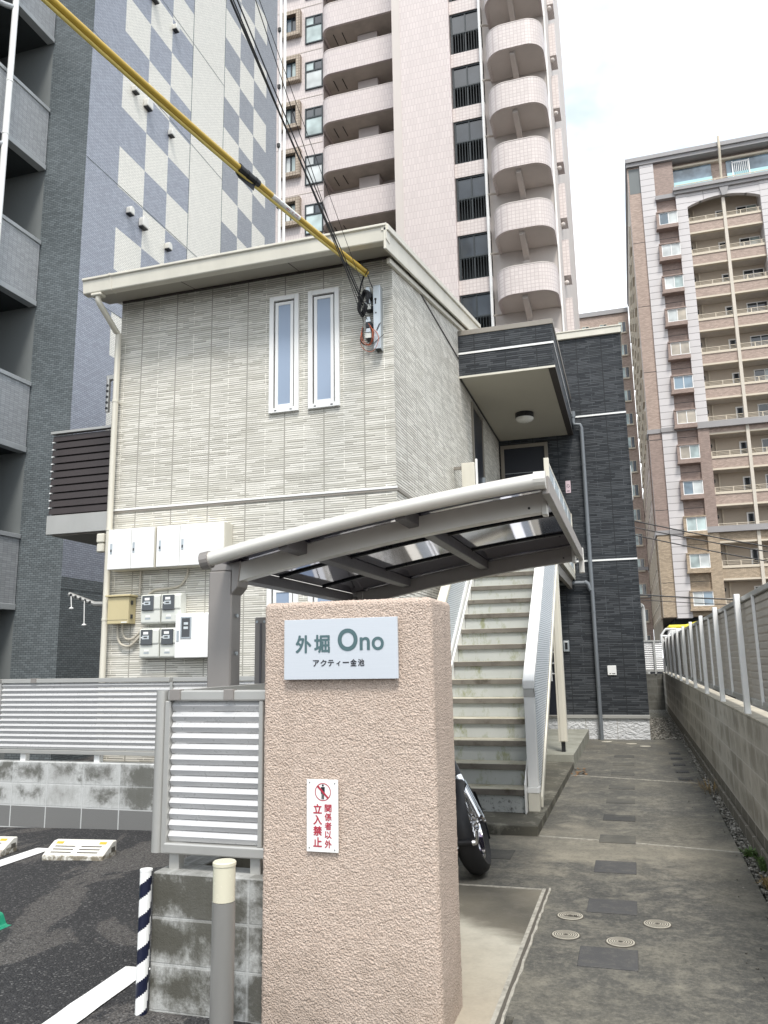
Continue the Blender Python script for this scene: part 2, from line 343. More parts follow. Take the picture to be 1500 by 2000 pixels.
def stucco():
    t = NT('peach spray stucco'); n1 = t.noise(3, 5, .6); n2 = t.noise(170, 4, .7); n3 = t.noise(420, 2)
    col = t.mix(n1, (.685, .565, .48), (.62, .50, .415))
    col = t.mix(t.ramp(n2, [(.38, .8), (.55, 0.0)]), col, (.42, .315, .25))
    col = t.mix(t.ramp(t.noise(75, 2, .5, None, None, 1.0), [(.70, 0.0), (.76, .5)]), col, (.15, .10, .075))
    col = t.mix(t.ramp(t.noise(9, 4, .6, (1, 1, .12)), [(.54, 0.0), (.78, .30)]), col, (.38, .30, .245))
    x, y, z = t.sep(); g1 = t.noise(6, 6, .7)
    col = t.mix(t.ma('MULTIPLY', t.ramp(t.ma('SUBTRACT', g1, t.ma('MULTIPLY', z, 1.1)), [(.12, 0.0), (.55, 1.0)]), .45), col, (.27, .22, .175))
    col = t.mix(t.ma('MULTIPLY', t.ramp(t.noise(5, 5, .65, (1, 1, .16)), [(.46, 0.0), (.66, 1.0)]), t.ma('MULTIPLY', t.ramp(z, [(.70, 0.0), (1.0, 1.0)]), .0)), col, (.36, .29, .24))
    col = t.mix(t.ma('MULTIPLY', t.ramp(t.ma('ADD', t.ma('MULTIPLY', z, .9), t.ma('MULTIPLY', t.noise(26, 3, .6, (1, 1, .05)), .9)), [(1.86, 0.0), (2.02, .40)]), 1.0), col, (.34, .27, .22))
    vo = t.n('ShaderNodeTexVoronoi', feature='SMOOTH_F1'); t.put(vo.inputs['Vector'], t.pos); vo.inputs['Scale'].default_value = 135; vo.inputs['Smoothness'].default_value = .6
    t.bump(t.ma('ADD', t.ma('MULTIPLY', t.ma('SUBTRACT', 1, vo.outputs['Distance']), 1.1), t.ma('ADD', n2, t.ma('MULTIPLY', n3, .4))), .007, .9); return t.fin(col, .88, 0, .25)
M['stucco'] = stucco()

def concrete_plain(name, a, b, moss=None):
    t = NT(name); n1 = t.noise(2.5, 6, .62, None, None, .4); n3 = t.noise(90, 3)
    col = t.mix(t.ramp(n1, [(.35, 0.0), (.68, 1.0)]), a, b)
    if moss: col = t.mix(t.ma('MULTIPLY', t.ramp(t.noise(5.5, 6, .7), [(.52, 0.0), (.68, 1.0)]), .8), col, moss)
    col = t.mix(t.ma('MULTIPLY', n3, .3), col, sc(b, .6))
    t.bump(n3, .002, .6); return t.fin(col, .8, 0, .3)
M['step_conc'] = concrete_plain('damp concrete step', (.13, .122, .095), (.075, .072, .060), (.33, .315, .26))
M['porch_conc'] = concrete_plain('pale porch concrete', (.37, .37, .32), (.24, .24, .20))
M['tread'] = concrete_plain('weathered stair tread', (.60, .57, .47), (.40, .37, .29), (.22, .21, .10))
M['tread_nose'] = concrete_plain('dirty stair nosing', (.225, .205, .175), (.14, .127, .108), (.065, .055, .04))

def riser():
    t = NT('pale stained riser'); x, y, z = t.sep(); n1 = t.noise(3.0, 5, .6, (1, 1, .6)); n2 = t.noise(7, 6, .75, (1, 1, .5)); n3 = t.noise(17, 7, .8)
    col = t.mix(n1, (.52, .54, .52), (.40, .415, .40))
    col = t.mix(t.ma('MULTIPLY', t.ramp(n2, [(.53, 0.0), (.66, 1.0)]), .75), col, (.22, .235, .10))
    low = t.ma('LESS_THAN', z, .27)
    col = t.mix(t.ma('MULTIPLY', low, t.ramp(n3, [(.52, 0.0), (.62, .9)])), col, (.07, .07, .06))
    return t.fin(col, .6, 0, .4)
M['riser'] = riser()

def rough_stone():
    t = NT('white rock face'); n1 = t.noise(14, 5, .6, (1, 1, 1.6)); n2 = t.noise(50, 3)
    t.bump(t.ma('ADD', n1, t.ma('MULTIPLY', n2, .3)), .05, 1.0)
    return t.fin(t.mix(n1, (.60, .61, .62), (.78, .79, .80)), .85, 0, .3)
M['rock_face'] = rough_stone()

def gravelm():
    t = NT('gravel ground'); v = t.n('ShaderNodeTexVoronoi'); t.put(v.inputs['Vector'], t.pos); v.inputs['Scale'].default_value = 42
    rnd = t.n('ShaderNodeSeparateColor'); t.put(rnd.inputs[0], v.outputs['Color'])
    col = t.ramp(rnd.outputs[0], [(.0, (.05, .05, .045)), (.5, (.13, .13, .11)), (1.0, (.32, .31, .28))])
    col = t.mix(t.ramp(t.noise(1.6, 4), [(.5, 0.0), (.7, .5)]), col, (.10, .11, .06))
    t.bump(t.ma('SUBTRACT', 1, v.outputs['Distance']), .02, 1.0); return t.fin(col, .9)
M['gravel'] = gravelm()
def pebblem():
    t = NT('pebble'); o = t.n('ShaderNodeNewGeometry')
    return t.fin(t.ramp(o.outputs['Random Per Island'], [(.0, (.06, .056, .048)), (.5, (.16, .15, .125)), (1.0, (.42, .40, .36))]), .8)
M['pebble'] = pebblem()
M['weed_green'] = paint('green weed', (.09, .15, .04), .6, 0, .4, 20, False)
M['weed_dry'] = paint('dry weed', (.30, .21, .09), .7, 0, .4, 20, False)
M['leaf_dry'] = paint('dead leaf', (.22, .12, .05), .7, 0, .4, 20, False)
M['cover_plate'] = concrete_plain('pale resin cover', (.62, .59, .50), (.42, .39, .32))
M['cover_gap'] = paint('dirty groove', (.10, .09, .075), .8)
M['iron'] = paint('cast iron grate', (.06, .06, .06), .6, .3)
def poly():
    t = NT('smoked polycarbonate')
    tr = t.n('ShaderNodeBsdfTransparent'); tr.inputs[0].default_value = (.12, .108, .14, 1)
    gl = t.n('ShaderNodeBsdfGlossy'); gl.inputs[0].default_value = (.55, .55, .60, 1); gl.inputs['Roughness'].default_value = .06
    di = t.n('ShaderNodeBsdfTranslucent'); di.inputs[0].default_value = (.05, .045, .058, 1)
    fr = t.n('ShaderNodeFresnel'); fr.inputs[0].default_value = 1.4
    m1 = t.n('ShaderNodeMixShader'); m1.inputs[0].default_value = .30
    m2 = t.n('ShaderNodeMixShader')
    L = t.t.links
    L.new(tr.outputs[0], m1.inputs[1]); L.new(di.outputs[0], m1.inputs[2])
    L.new(fr.outputs[0], m2.inputs[0]); L.new(m1.outputs[0], m2.inputs[1]); L.new(gl.outputs[0], m2.inputs[2])
    L.new(m2.outputs[0], t.o.inputs[0]); t.t.nodes.remove(t.p)
    return t.m
M['poly'] = poly()
def louvre_panel_mat():
    t = NT('fine ribbed white panel'); x, y, z = t.sep()
    s = t.ma('FRACT', t.ma('DIVIDE', z, .022)); e = t.ma('LESS_THAN', s, .3)
    t.bump(t.ma('SUBTRACT', 1, e), .006, .8)
    return t.fin(t.mix(e, (.72, .76, .79), (.36, .40, .43)), .45)
M['ribbed'] = louvre_panel_mat()
def brushed():
    t = NT('brushed aluminium plate'); n = t.noise(30, 4, .6, (.3, 1, 14))
    return t.fin(t.mix(n, (.56, .595, .635), (.64, .67, .71)), .36, .25)
M['brushed'] = brushed()

# ------------------------------------------------------------------ mesh helpers
W = {}
class MB:
    def __init__(s): s.v = []; s.f = []; s.mi = []; s.cur = 0
    def add(s, vs, fs):
        o = len(s.v); s.v += [tuple(p) for p in vs]; s.f += [tuple(i + o for i in q) for q in fs]; s.mi += [s.cur] * len(fs); return s
    def slot(s, i): s.cur = i; return s
    def box(s, x0, x1, y0, y1, z0, z1):
        if x0 > x1: x0, x1 = x1, x0
        if y0 > y1: y0, y1 = y1, y0
        if z0 > z1: z0, z1 = z1, z0
        return s.add([(x0, y0, z0), (x1, y0, z0), (x1, y1, z0), (x0, y1, z0), (x0, y0, z1), (x1, y0, z1), (x1, y1, z1), (x0, y1, z1)],
                     [(0, 3, 2, 1), (4, 5, 6, 7), (0, 1, 5, 4), (1, 2, 6, 5), (2, 3, 7, 6), (3, 0, 4, 7)])
    def prism(s, pts, ax, a, b):
        # polygon in the two remaining axes extruded along ax from a to b
        def mk(p, t):
            if ax == 'x': return (t, p[0], p[1])
            if ax == 'y': return (p[0], t, p[1])
            return (p[0], p[1], t)
        n = len(pts)
        return s.add([mk(p, a) for p in pts] + [mk(p, b) for p in pts],
                     [tuple(range(n)), tuple(range(2 * n - 1, n - 1, -1))] + [(i, i + n, (i + 1) % n + n, (i + 1) % n) for i in range(n)])
    def tube(s, pts, r, seg=10, cap=True, sq=None):
        pts = [Vector(p) for p in pts]; n = len(pts); vs = []; fs = []
        up = None
        for i, p in enumerate(pts):
            d = (pts[min(i + 1, n - 1)] - pts[max(i - 1, 0)]).normalized()
            if up is None:
                up = Vector((0, 0, 1)) if abs(d.z) < .9 else Vector((0, 1, 0))
            a = d.cross(up).normalized(); b = a.cross(d).normalized(); up = b
            rr = r[i] if isinstance(r, (list, tuple)) else r
            for k in range(seg):
                t = 2 * math.pi * k / seg
                vs.append(p + a * (math.cos(t) * rr) + b * (math.sin(t) * rr))
        for i in range(n - 1):
            for k in range(seg):
                k2 = (k + 1) % seg
                fs.append((i * seg + k, i * seg + k2, (i + 1) * seg + k2, (i + 1) * seg + k))
        if cap: fs += [tuple(range(seg - 1, -1, -1)), tuple(range((n - 1) * seg, n * seg))]
        return s.add(vs, fs)
    def cyl(s, p, r, z0, z1, seg=24, r2=None):
        return s.tube([(p[0], p[1], z0), (p[0], p[1], z1)], [r, r if r2 is None else r2], seg)
    def lathe(s, c, prof, seg=28, axis='z'):
        vs = []; fs = []
        for (r, h) in prof:
            for k in range(seg):
                t = 2 * math.pi * k / seg; a, b = r * math.cos(t), r * math.sin(t)
                q = (a, b, h) if axis == 'z' else ((h, a, b) if axis == 'x' else (a, h, b))
                vs.append((c[0] + q[0], c[1] + q[1], c[2] + q[2]))
        m = len(prof)
        for i in range(m - 1):
            for k in range(seg): fs.append((i * seg + k, i * seg + (k + 1) % seg, (i + 1) * seg + (k + 1) % seg, (i + 1) * seg + k))
        fs += [tuple(range(seg - 1, -1, -1)), tuple(range((m - 1) * seg, m * seg))]
        return s.add(vs, fs)
    def build(s, name, mat, parent=None, bevel=0, smooth=False, base=None, rot=None):
        bm = bmesh.new()
        vs = [bm.verts.new(p) for p in s.v]
        for q, mi in zip(s.f, s.mi):
            try:
                fc = bm.faces.new([vs[i] for i in q]); fc.material_index = mi
            except ValueError: pass
        bmesh.ops.recalc_face_normals(bm, faces=bm.faces)
        if bevel:
            es = [e for e in bm.edges if len(e.link_faces) == 2 and e.calc_face_angle() > .6]
            bmesh.ops.bevel(bm, geom=es, offset=bevel, segments=1, affect='EDGES', clamp_overlap=True)
        if parent is not None: org = W[parent.name].copy()
        elif base is not None: org = Vector(base)
        else:
            xs = [v.co for v in bm.verts]
            org = Vector(((min(p.x for p in xs) + max(p.x for p in xs)) / 2, (min(p.y for p in xs) + max(p.y for p in xs)) / 2, min(p.z for p in xs)))
        for v in bm.verts: v.co -= org
        me = bpy.data.meshes.new(name); bm.to_mesh(me); bm.free()
        for m in (mat if isinstance(mat, (list, tuple)) else [mat]): me.materials.append(M[m] if isinstance(m, str) else m)
        if smooth:
            for p in me.polygons: p.use_smooth = True
            me.set_sharp_from_angle(angle=R(40))
        o = bpy.data.objects.new(name, me); COL.objects.link(o)
        if parent is not None: o.parent = parent; W[o.name] = org
        else: o.location = org; W[o.name] = org
        return o

def tag(o, label, cat, group=None):
    o['label'] = label; o['category'] = cat
    if group: o['group'] = group
    return o
def thing(name, label, cat, loc, group=None):
    o = bpy.data.objects.new(name, None); o.empty_display_size = .1; COL.objects.link(o)
    o.location = loc; W[o.name] = Vector(loc); return tag(o, label, cat, group)
def struct(o): o['kind'] = 'structure'; return o
def stuff(o): o['kind'] = 'stuff'; return o
def kids(o): return [c for c in bpy.data.objects if c.parent == o]
def dup(o, delta, label=None, parent=None):
    c = o.copy(); COL.objects.link(c)
    if parent is None: c.location = Vector(o.location) + Vector(delta); W[c.name] = W[o.name] + Vector(delta)
    else: c.parent = parent; W[c.name] = W[o.name]
    if label: c['label'] = label
    for k in kids(o): dup(k, (0, 0, 0), None, c)
    return c

def glyph(mb, body, x0, x1, z0, z1, y, bold=0.0):
    # bold: stroke thickening in metres, made by closely stacked shifted copies
    cu = bpy.data.curves.new('glyphs', 'FONT'); cu.body = body; cu.size = 1
    o = bpy.data.objects.new('glyphs', cu); COL.objects.link(o)
    dg = bpy.context.evaluated_depsgraph_get(); me = bpy.data.meshes.new_from_object(o.evaluated_get(dg))
    if len(me.vertices):
        xs = [v.co.x for v in me.vertices]; ys = [v.co.y for v in me.vertices]
        ax, bx, ay, by = min(xs), max(xs), min(ys), max(ys); q = bold
        kx = (x1 - x0 - 2 * q) / max(bx - ax, 1e-6); kz = (z1 - z0 - 2 * q) / max(by - ay, 1e-6)
        if body == 'ー': kz = kx
        sh = [(0, 0)] + ([(q * math.cos(i * math.pi / 4), q * math.sin(i * math.pi / 4)) for i in range(8)] if q else [])
        for i, (dx, dz) in enumerate(sh):
            mb.add([(x0 + q + dx + (v.co.x - ax) * kx, y - .00004 * i, z0 + q + dz + (v.co.y - ay) * kz) for v in me.vertices], [tuple(reversed(p.vertices)) for p in me.polygons])
    bpy.data.objects.remove(o); bpy.data.meshes.remove(me); bpy.data.curves.remove(cu)
    return mb

random.seed(4)
# ================================================================== GROUND
struct(MB().box(-400, 400, -300, 700, -.6, -.14).build('ground', 'asphalt'))
def sheet(name, pts, z, mat, th=.12):
    return struct(MB().prism(pts, 'z', z - th, z).build(name, mat))
# parking lot: a gently falling asphalt sheet
lot = MB(); nx, ny = 60, 60
gx = [-9.5 + 7.9 * i / nx for i in range(nx + 1)]; gy = [-2.0 + 8.55 * j / ny for j in range(ny + 1)]
def lotz(x, y): return -.05 - .022 * max(0, min(3, -(x + 4.1))) + .004 * noise.noise(Vector((x * 2.2, y * 2.2, 0)))
lot.add([(x, y, lotz(x, y)) for y in gy for x in gx], [(j * (nx + 1) + i, j * (nx + 1) + i + 1, (j + 1) * (nx + 1) + i + 1, (j + 1) * (nx + 1) + i) for j in range(ny) for i in range(nx)])
struct(lot.build('parking_lot', 'asphalt'))
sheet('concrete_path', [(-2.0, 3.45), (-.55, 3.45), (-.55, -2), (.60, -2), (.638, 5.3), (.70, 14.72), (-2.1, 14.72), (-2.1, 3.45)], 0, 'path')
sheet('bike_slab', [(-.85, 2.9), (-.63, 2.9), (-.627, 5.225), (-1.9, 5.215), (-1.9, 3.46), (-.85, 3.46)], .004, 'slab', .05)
for nm, pts in (('slab_edging', [(-.632, 2.9), (-.612, 2.9), (-.606, 5.25), (-.627, 5.25)]), ('slab_edging', [(-1.9, 5.222), (-.629, 5.228), (-.629, 5.242), (-1.9, 5.236)])):
    sheet(nm, pts, .009, 'pave_joint', .02)
sheet('slab_groove', [(-.612, 2.9), (-.594, 2.9), (-.589, 5.25), (-.606, 5.25)], .0045, 'cover_gap', .02)
jag = [(-.594 + random.uniform(-.003, .003) + .002 * i / 20, 2.9 + 2.37 * i / 40) for i in range(41)]
sheet('slab_edging', jag + [(a + .012 + random.uniform(-.003, .004), b) for a, b in reversed(jag)], .010, 'pave_joint', .02)
for a, b in (((-.81, 6.735), (-.35, 6.68)), ((-.075, 6.64), (.642, 6.50)), ((-.81, 10.20), (.60, 9.80))):
    sheet('path_joint', [(a[0], a[1]), (b[0], b[1]), (b[0], b[1] + .022), (a[0], a[1] + .022)], .006, 'pave_joint', .02)
for k, (a, b) in enumerate(((4.05, 4.31), (4.87, 5.125), (5.74, 6.05), (6.63, 6.90), (7.50, 7.76), (8.37, 8.63), (9.24, 9.5), (10.3, 10.56), (11.2, 11.45), (12.1, 12.35))):
    struct(MB().box(-.345, -.073, a, b, -.03, .006).build('paving_slab', 'paver' if k < 3 else 'paver_faint', bevel=.002))
struct(MB().box(-1.35, -.93, 5.95, 6.22, -.03, .005).build('paving_slab', 'paver_faint', bevel=.002))
# concrete step under the stairs and the porch slab
struct(MB().prism([(-2.12, 6.715), (-.822, 6.745), (-.815, 10.86), (-2.12, 10.86)], 'z', -.05, .077).build('step_platform', 'step_conc', bevel=.006))
struct(MB().prism([(-2.12, 10.862), (-.814, 10.862), (-.812, 14.67), (-2.12, 14.67)], 'z', -.05, .17).build('porch_slab', 'porch_conc', bevel=.006))
sheet('asphalt_strip', [(-1.66, -2), (-.845, -2), (-.845, 3.2), (-1.66, 3.2)], -.044, 'asphalt')
# gravel
sheet('gravel_bed', [(.645, 3.0), (.80, 3.0), (.80, 23.05), (.2, 23.05), (.2, 14.73), (.70, 14.73)], -.012, 'gravel', .05)
pb = MB()
ico = [(0, 0, 1), (.894, 0, .447), (.276, .851, .447), (-.724, .526, .447), (-.724, -.526, .447), (.276, -.851, .447), (.724, .526, -.447), (-.276, .851, -.447), (-.894, 0, -.447), (-.276, -.851, -.447), (.724, -.526, -.447), (0, 0, -1)]
icf = [(0, 1, 2), (0, 2, 3), (0, 3, 4), (0, 4, 5), (0, 5, 1), (1, 6, 2), (2, 7, 3), (3, 8, 4), (4, 9, 5), (5, 10, 1), (2, 6, 7), (3, 7, 8), (4, 8, 9), (5, 9, 10), (1, 10, 6), (6, 11, 7), (7, 11, 8), (8, 11, 9), (9, 11, 10), (10, 11, 6)]
def pebble(x, y, z, r):
    a = random.uniform(0, 6.3); ca, sa = math.cos(a), math.sin(a); sx, sy, sz = r * random.uniform(.7, 1.4), r * random.uniform(.6, 1), r * random.uniform(.4, .75)
    pb.add([(x + (p[0] * sx * ca - p[1] * sy * sa) * random.uniform(.85, 1.1), y + p[0] * sx * sa + p[1] * sy * ca, z + p[2] * sz) for p in ico], icf)
for i in range(2600):
    y = 3.6 + 11 * random.random() ** 1.15; e = .640 + .06 * (y - 5.3) / 9.3
    pebble(random.uniform(e + .005, .775), y, random.uniform(-.008, .006), random.uniform(.007, .017))
for i in range(1500):
    y = random.uniform(14.8, 20); pebble(random.uniform(.22, .77), y, -.006, random.uniform(.010, .022))
for i in range(60):
    y = 3.6 + 10 * random.random(); pebble(.60 + .06 * (y - 5.3) / 9.3 - random.random() ** 3 * .2, y, .004, random.uniform(.004, .009))
stuff(pb.build('gravel', 'pebble'))
# painted bay lines
def line(a, b, wd, name='parking_line'):
    a, b = Vector(a), Vector(b); d = (b - a); n_ = Vector((-d.y, d.x)).normalized() * wd / 2
    m = MB(); N = 24; vs = []; fs = []
    for i in range(N + 1):
        p = a + d * (i / N)
        for s_ in (1, -1):
            q = p + n_ * s_ * (1 + random.uniform(-.05, .05)); vs.append((q.x, q.y, max(lotz(q.x, q.y), lotz(p.x, p.y)) + .006))
    for i in range(N): fs.append((2 * i, 2 * i + 1, 2 * i + 3, 2 * i + 2))
    struct(m.add(vs, fs).build(name, 'marking'))
line((-2.345, 3.60), (-2.36, 2.98), .13) if False else None
line((-2.405, 3.64), (-2.225, 1.0), .14)
line((-4.70, 5.72), (-4.66, 2.0), .16)

# ================================================================== RIGHT BOUNDARY WALL + FENCE
wl = MB().box(.772, .95, 3.0, 23.2, -.1, .955)
wl = wl.build('block_wall', 'block_right', bevel=.004); tag(wl, 'long grey concrete block wall along the right edge of the path', 'wall')
cp = MB().box(.768, .955, 2.98, 23.2, .957, .972).build('coping', 'coping', wl, bevel=.003)
ft = MB().box(.745, .768, 3.0, 14.7, -.1, .10).build('footing', 'block_right', wl, bevel=.003)
def slats(mb, axis, a, b, front, back, z0, z1, n, up=.5, th=.012):
    # n louvre slats between z0 and z1; each has a sloping upper face and an upright lower face
    p = (z1 - z0) / n
    for i in range(n):
        zb = z0 + i * p
        d_ = back - front
        prof = [(front + d_ * .34, zb + .05 * p), (front, zb + .54 * p), (front + d_ * .40, zb + .97 * p), (back, zb + .97 * p), (back, zb + .93 * p), (front + d_ * .50, zb + .88 * p), (front + d_ * .16, zb + .50 * p), (front + d_ * .48, zb + .05 * p)]
        if axis == 'x': mb.prism(prof, 'x', a, b)
        else: mb.prism(prof, 'y', a, b)
    return mb
rf = thing('louvre_fence', 'tall grey louvre fence with white posts on top of the right block wall', 'fence', (.86, 12, .972))
posts = [4.85, 6.56, 8.26, 9.93, 11.65, 13.35, 15.05, 16.75, 18.45, 20.15, 21.85]
for i, y in enumerate(posts):
    MB().box(.772, .812, y - .035, y + .035, .965, 1.855).build('post', 'white_paint', rf, bevel=.003)
for i, y in enumerate([3.1] + posts[:-1]):
    y2 = ([3.1] + posts)[i + 1]
    pn = MB()
    p = (1.80 - 1.085) / 14
    for k in range(14):
        zb = 1.085 + k * p
        pn.prism([(.838, zb), (.838, zb + .66 * p), (.872, zb + 1.45 * p), (.876, zb + 1.43 * p), (.845, zb + .62 * p), (.845, zb)], 'y', y + .01, y2 - .01)
    o = pn.build('louvre_panel', 'alu_dark', rf)
    MB().box(.822, .88, y, y2, 1.80, 1.835).build('top_rail', 'alu', rf, bevel=.003)
    MB().box(.822, .88, y, y2, 1.04, 1.085).build('bottom_rail', 'alu', rf, bevel=.003)
    ym = (y + y2) / 2 + .30
    MB().box(.818, .836, ym - .012, ym + .012, 1.06, 1.81).build('mullion', 'white_paint', rf)
# rear wall + fence closing the passage
bw = MB().box(-.6, .77, 23.2, 23.35, -.1, .93).build('block_wall', 'block_back', bevel=.004); tag(bw, 'low dark block wall closing the far end of the passage', 'wall')
bf = thing('louvre_fence', 'short pale slatted fence on the dark wall at the passage end', 'fence', (.2, 23.2, .93))
slats(MB(), 'x', -.6, .80, 23.22, 23.26, 1.04, 1.80, 15).build('louvre_panel', 'alu_slat', bf)
MB().box(-.6, .80, 23.2, 23.27, 1.80, 1.84).build('top_rail', 'alu', bf); MB().box(.57, .62, 23.17, 23.215, .93, 1.83).build('post', 'alu', bf)
MB().box(-.6, .80, 23.2, 23.27, .99, 1.04).build('bottom_rail', 'alu', bf)

# ================================================================== NEAR FENCE, LOW WALLS
nw = MB().box(-2.085, -1.53, 3.24, 3.40, -.16, .505); nw.box(-2.085, -1.93, 3.40, 6.45, -.16, .505)
nw = nw.build('block_wall', 'block_near', bevel=.005); tag(nw, 'low mossy block wall beside the peach sign pillar, under the near fence', 'wall')
nf = thing('louvre_fence', 'silver louvre fence panel beside the peach pillar, nearest to the viewer', 'fence', (-1.85, 3.3, .505))
slats(MB(), 'x', -2.045, -1.60, 3.285, 3.325, .622, 1.235, 13, .5).build('louvre_panel', 'alu_slat', nf)
MB().box(-2.06, -1.53, 3.27, 3.335, 1.237, 1.283).build('top_rail', 'alu', nf, bevel=.006)
MB().box(-2.06, -1.53, 3.27, 3.335, .575, .62).build('bottom_rail', 'alu', nf, bevel=.006)
MB().tube([(-2.105, 3.30, .575), (-2.105, 3.30, 1.283)], .028, 16).build('corner_post', 'alu', nf, smooth=True)
MB().box(-2.075, -2.047, 3.275, 3.33, .575, 1.236).build('side_stile', 'alu', nf, bevel=.003)
MB().box(-1.60, -1.578, 3.275, 3.33, .62, 1.236).build('side_stile', 'alu', nf, bevel=.003)
for x in (-2.02, -1.62):
    MB().box(x - .025, x + .025, 3.30, 3.35, .50, .575).build('post', 'alu', nf, bevel=.003)
    MB().box(x - .028, x + .028, 3.263, 3.30, 1.24, 1.288).build('clamp', 'alu_port', nf, bevel=.002) if x < -2 else MB().box(-1.77, -1.72, 3.263, 3.30, 1.24, 1.288).build('clamp', 'alu_port', nf, bevel=.002)
sf = thing('louvre_fence', 'louvre fence run behind the near panel, leading back to the house', 'fence', (-2.07, 4.9, .505))
slats(MB(), 'y', 3.45, 6.40, -2.05, -2.09, .622, 1.235, 13).build('louvre_panel', 'alu_slat', sf)
MB().box(-2.10, -2.04, 3.45, 6.42, 1.237, 1.283).build('top_rail', 'alu', sf); MB().box(-2.10, -2.04, 3.45, 6.42, .575, .62).build('bottom_rail', 'alu', sf)
for y in (4.6, 5.9): MB().box(-2.10, -2.05, y, y + .05, .5, .575).build('post', 'alu', sf)

fw = MB().box(-9.5, -2.09, 6.5, 6.62, -.25, .515).build('block_wall', 'block_far', bevel=.004); tag(fw, 'pale water-stained block wall at the back of the parking lot', 'wall')
ff = thing('louvre_fence', 'long silver louvre fence behind the parking lot, in front of the house', 'fence', (-5, 6.55, .515))
for a, b in ((-9.4, -6.02), (-5.985, -4.09), (-4.055, -2.16)):
    slats(MB(), 'x', a, b, 6.52, 6.56, .625, 1.245, 13).build('louvre_panel', 'alu_slat', ff)
    MB().box(a, b, 6.51, 6.575, 1.248, 1.288).build('top_rail', 'alu', ff, bevel=.004)
    MB().box(a, b, 6.51, 6.575, .585, .622).build('bottom_rail', 'alu', ff, bevel=.004)
for x in (-6.0, -4.07): MB().box(x - .013, x + .013, 6.512, 6.57, .59, 1.247).build('side_stile', 'alu', ff)
for x in (-5.70, -4.86, -3.4, -7.2): MB().box(x - .03, x + .03, 6.545, 6.60, .51, .585).build('post', 'white_paint', ff)
for x in (-5.60, -3.62): MB().box(x - .03, x + .03, 6.503, 6.55, 1.25, 1.293).build('clamp', 'alu_port', ff)

# striped corner guard, bollard light
sg = thing('striped_guard_post', 'navy and white striped guard post at the corner of the low mossy wall', 'guard post', (-2.10, 3.23, -.06))
g = MB(); seg = 20; hgt = .575; rows = 220
vs = []; fs = []; mi = []
for j in range(rows + 1):
    for k in range(seg):
        t = 2 * math.pi * k / seg; vs.append((-2.10 + .026 * math.cos(t), 3.21 + .026 * math.sin(t), -.06 + hgt * j / rows))
for j in range(rows):
    for k in range(seg):
        g.cur = 0 if ((((j + .5) / rows * hgt - .056 * (((k + .5) / seg) * 2 - 1)) / .131 + 40.62) % 1) < .46 else 1
        g.add([vs[j * seg + k], vs[j * seg + (k + 1) % seg], vs[(j + 1) * seg + (k + 1) % seg], vs[(j + 1) * seg + k]], [(0, 1, 2, 3)])
g.build('sleeve', ['navy', 'white_plastic'], sg, smooth=False)
MB().cyl((-2.10, 3.21), .027, .515, .523).build('cap', 'white_plastic', sg)
bl = thing('bollard_light', 'slim grey bollard light with cream lens before the low mossy wall', 'bollard', (-1.553, 2.9, -.06))
MB().cyl((-1.553, 2.9), .044, -.06, .512, 40).build('post', 'bollard', bl, smooth=True)
MB().cyl((-1.553, 2.9), .0425, .514, .640, 40).build('lens', 'bollard_lens', bl, smooth=True)
MB().lathe((-1.553, 2.9, 0), [(.045, .641), (.045, .652), (.041, .656), (.001, .656)], 40).build('cap', 'bollard_lens', bl, smooth=True)

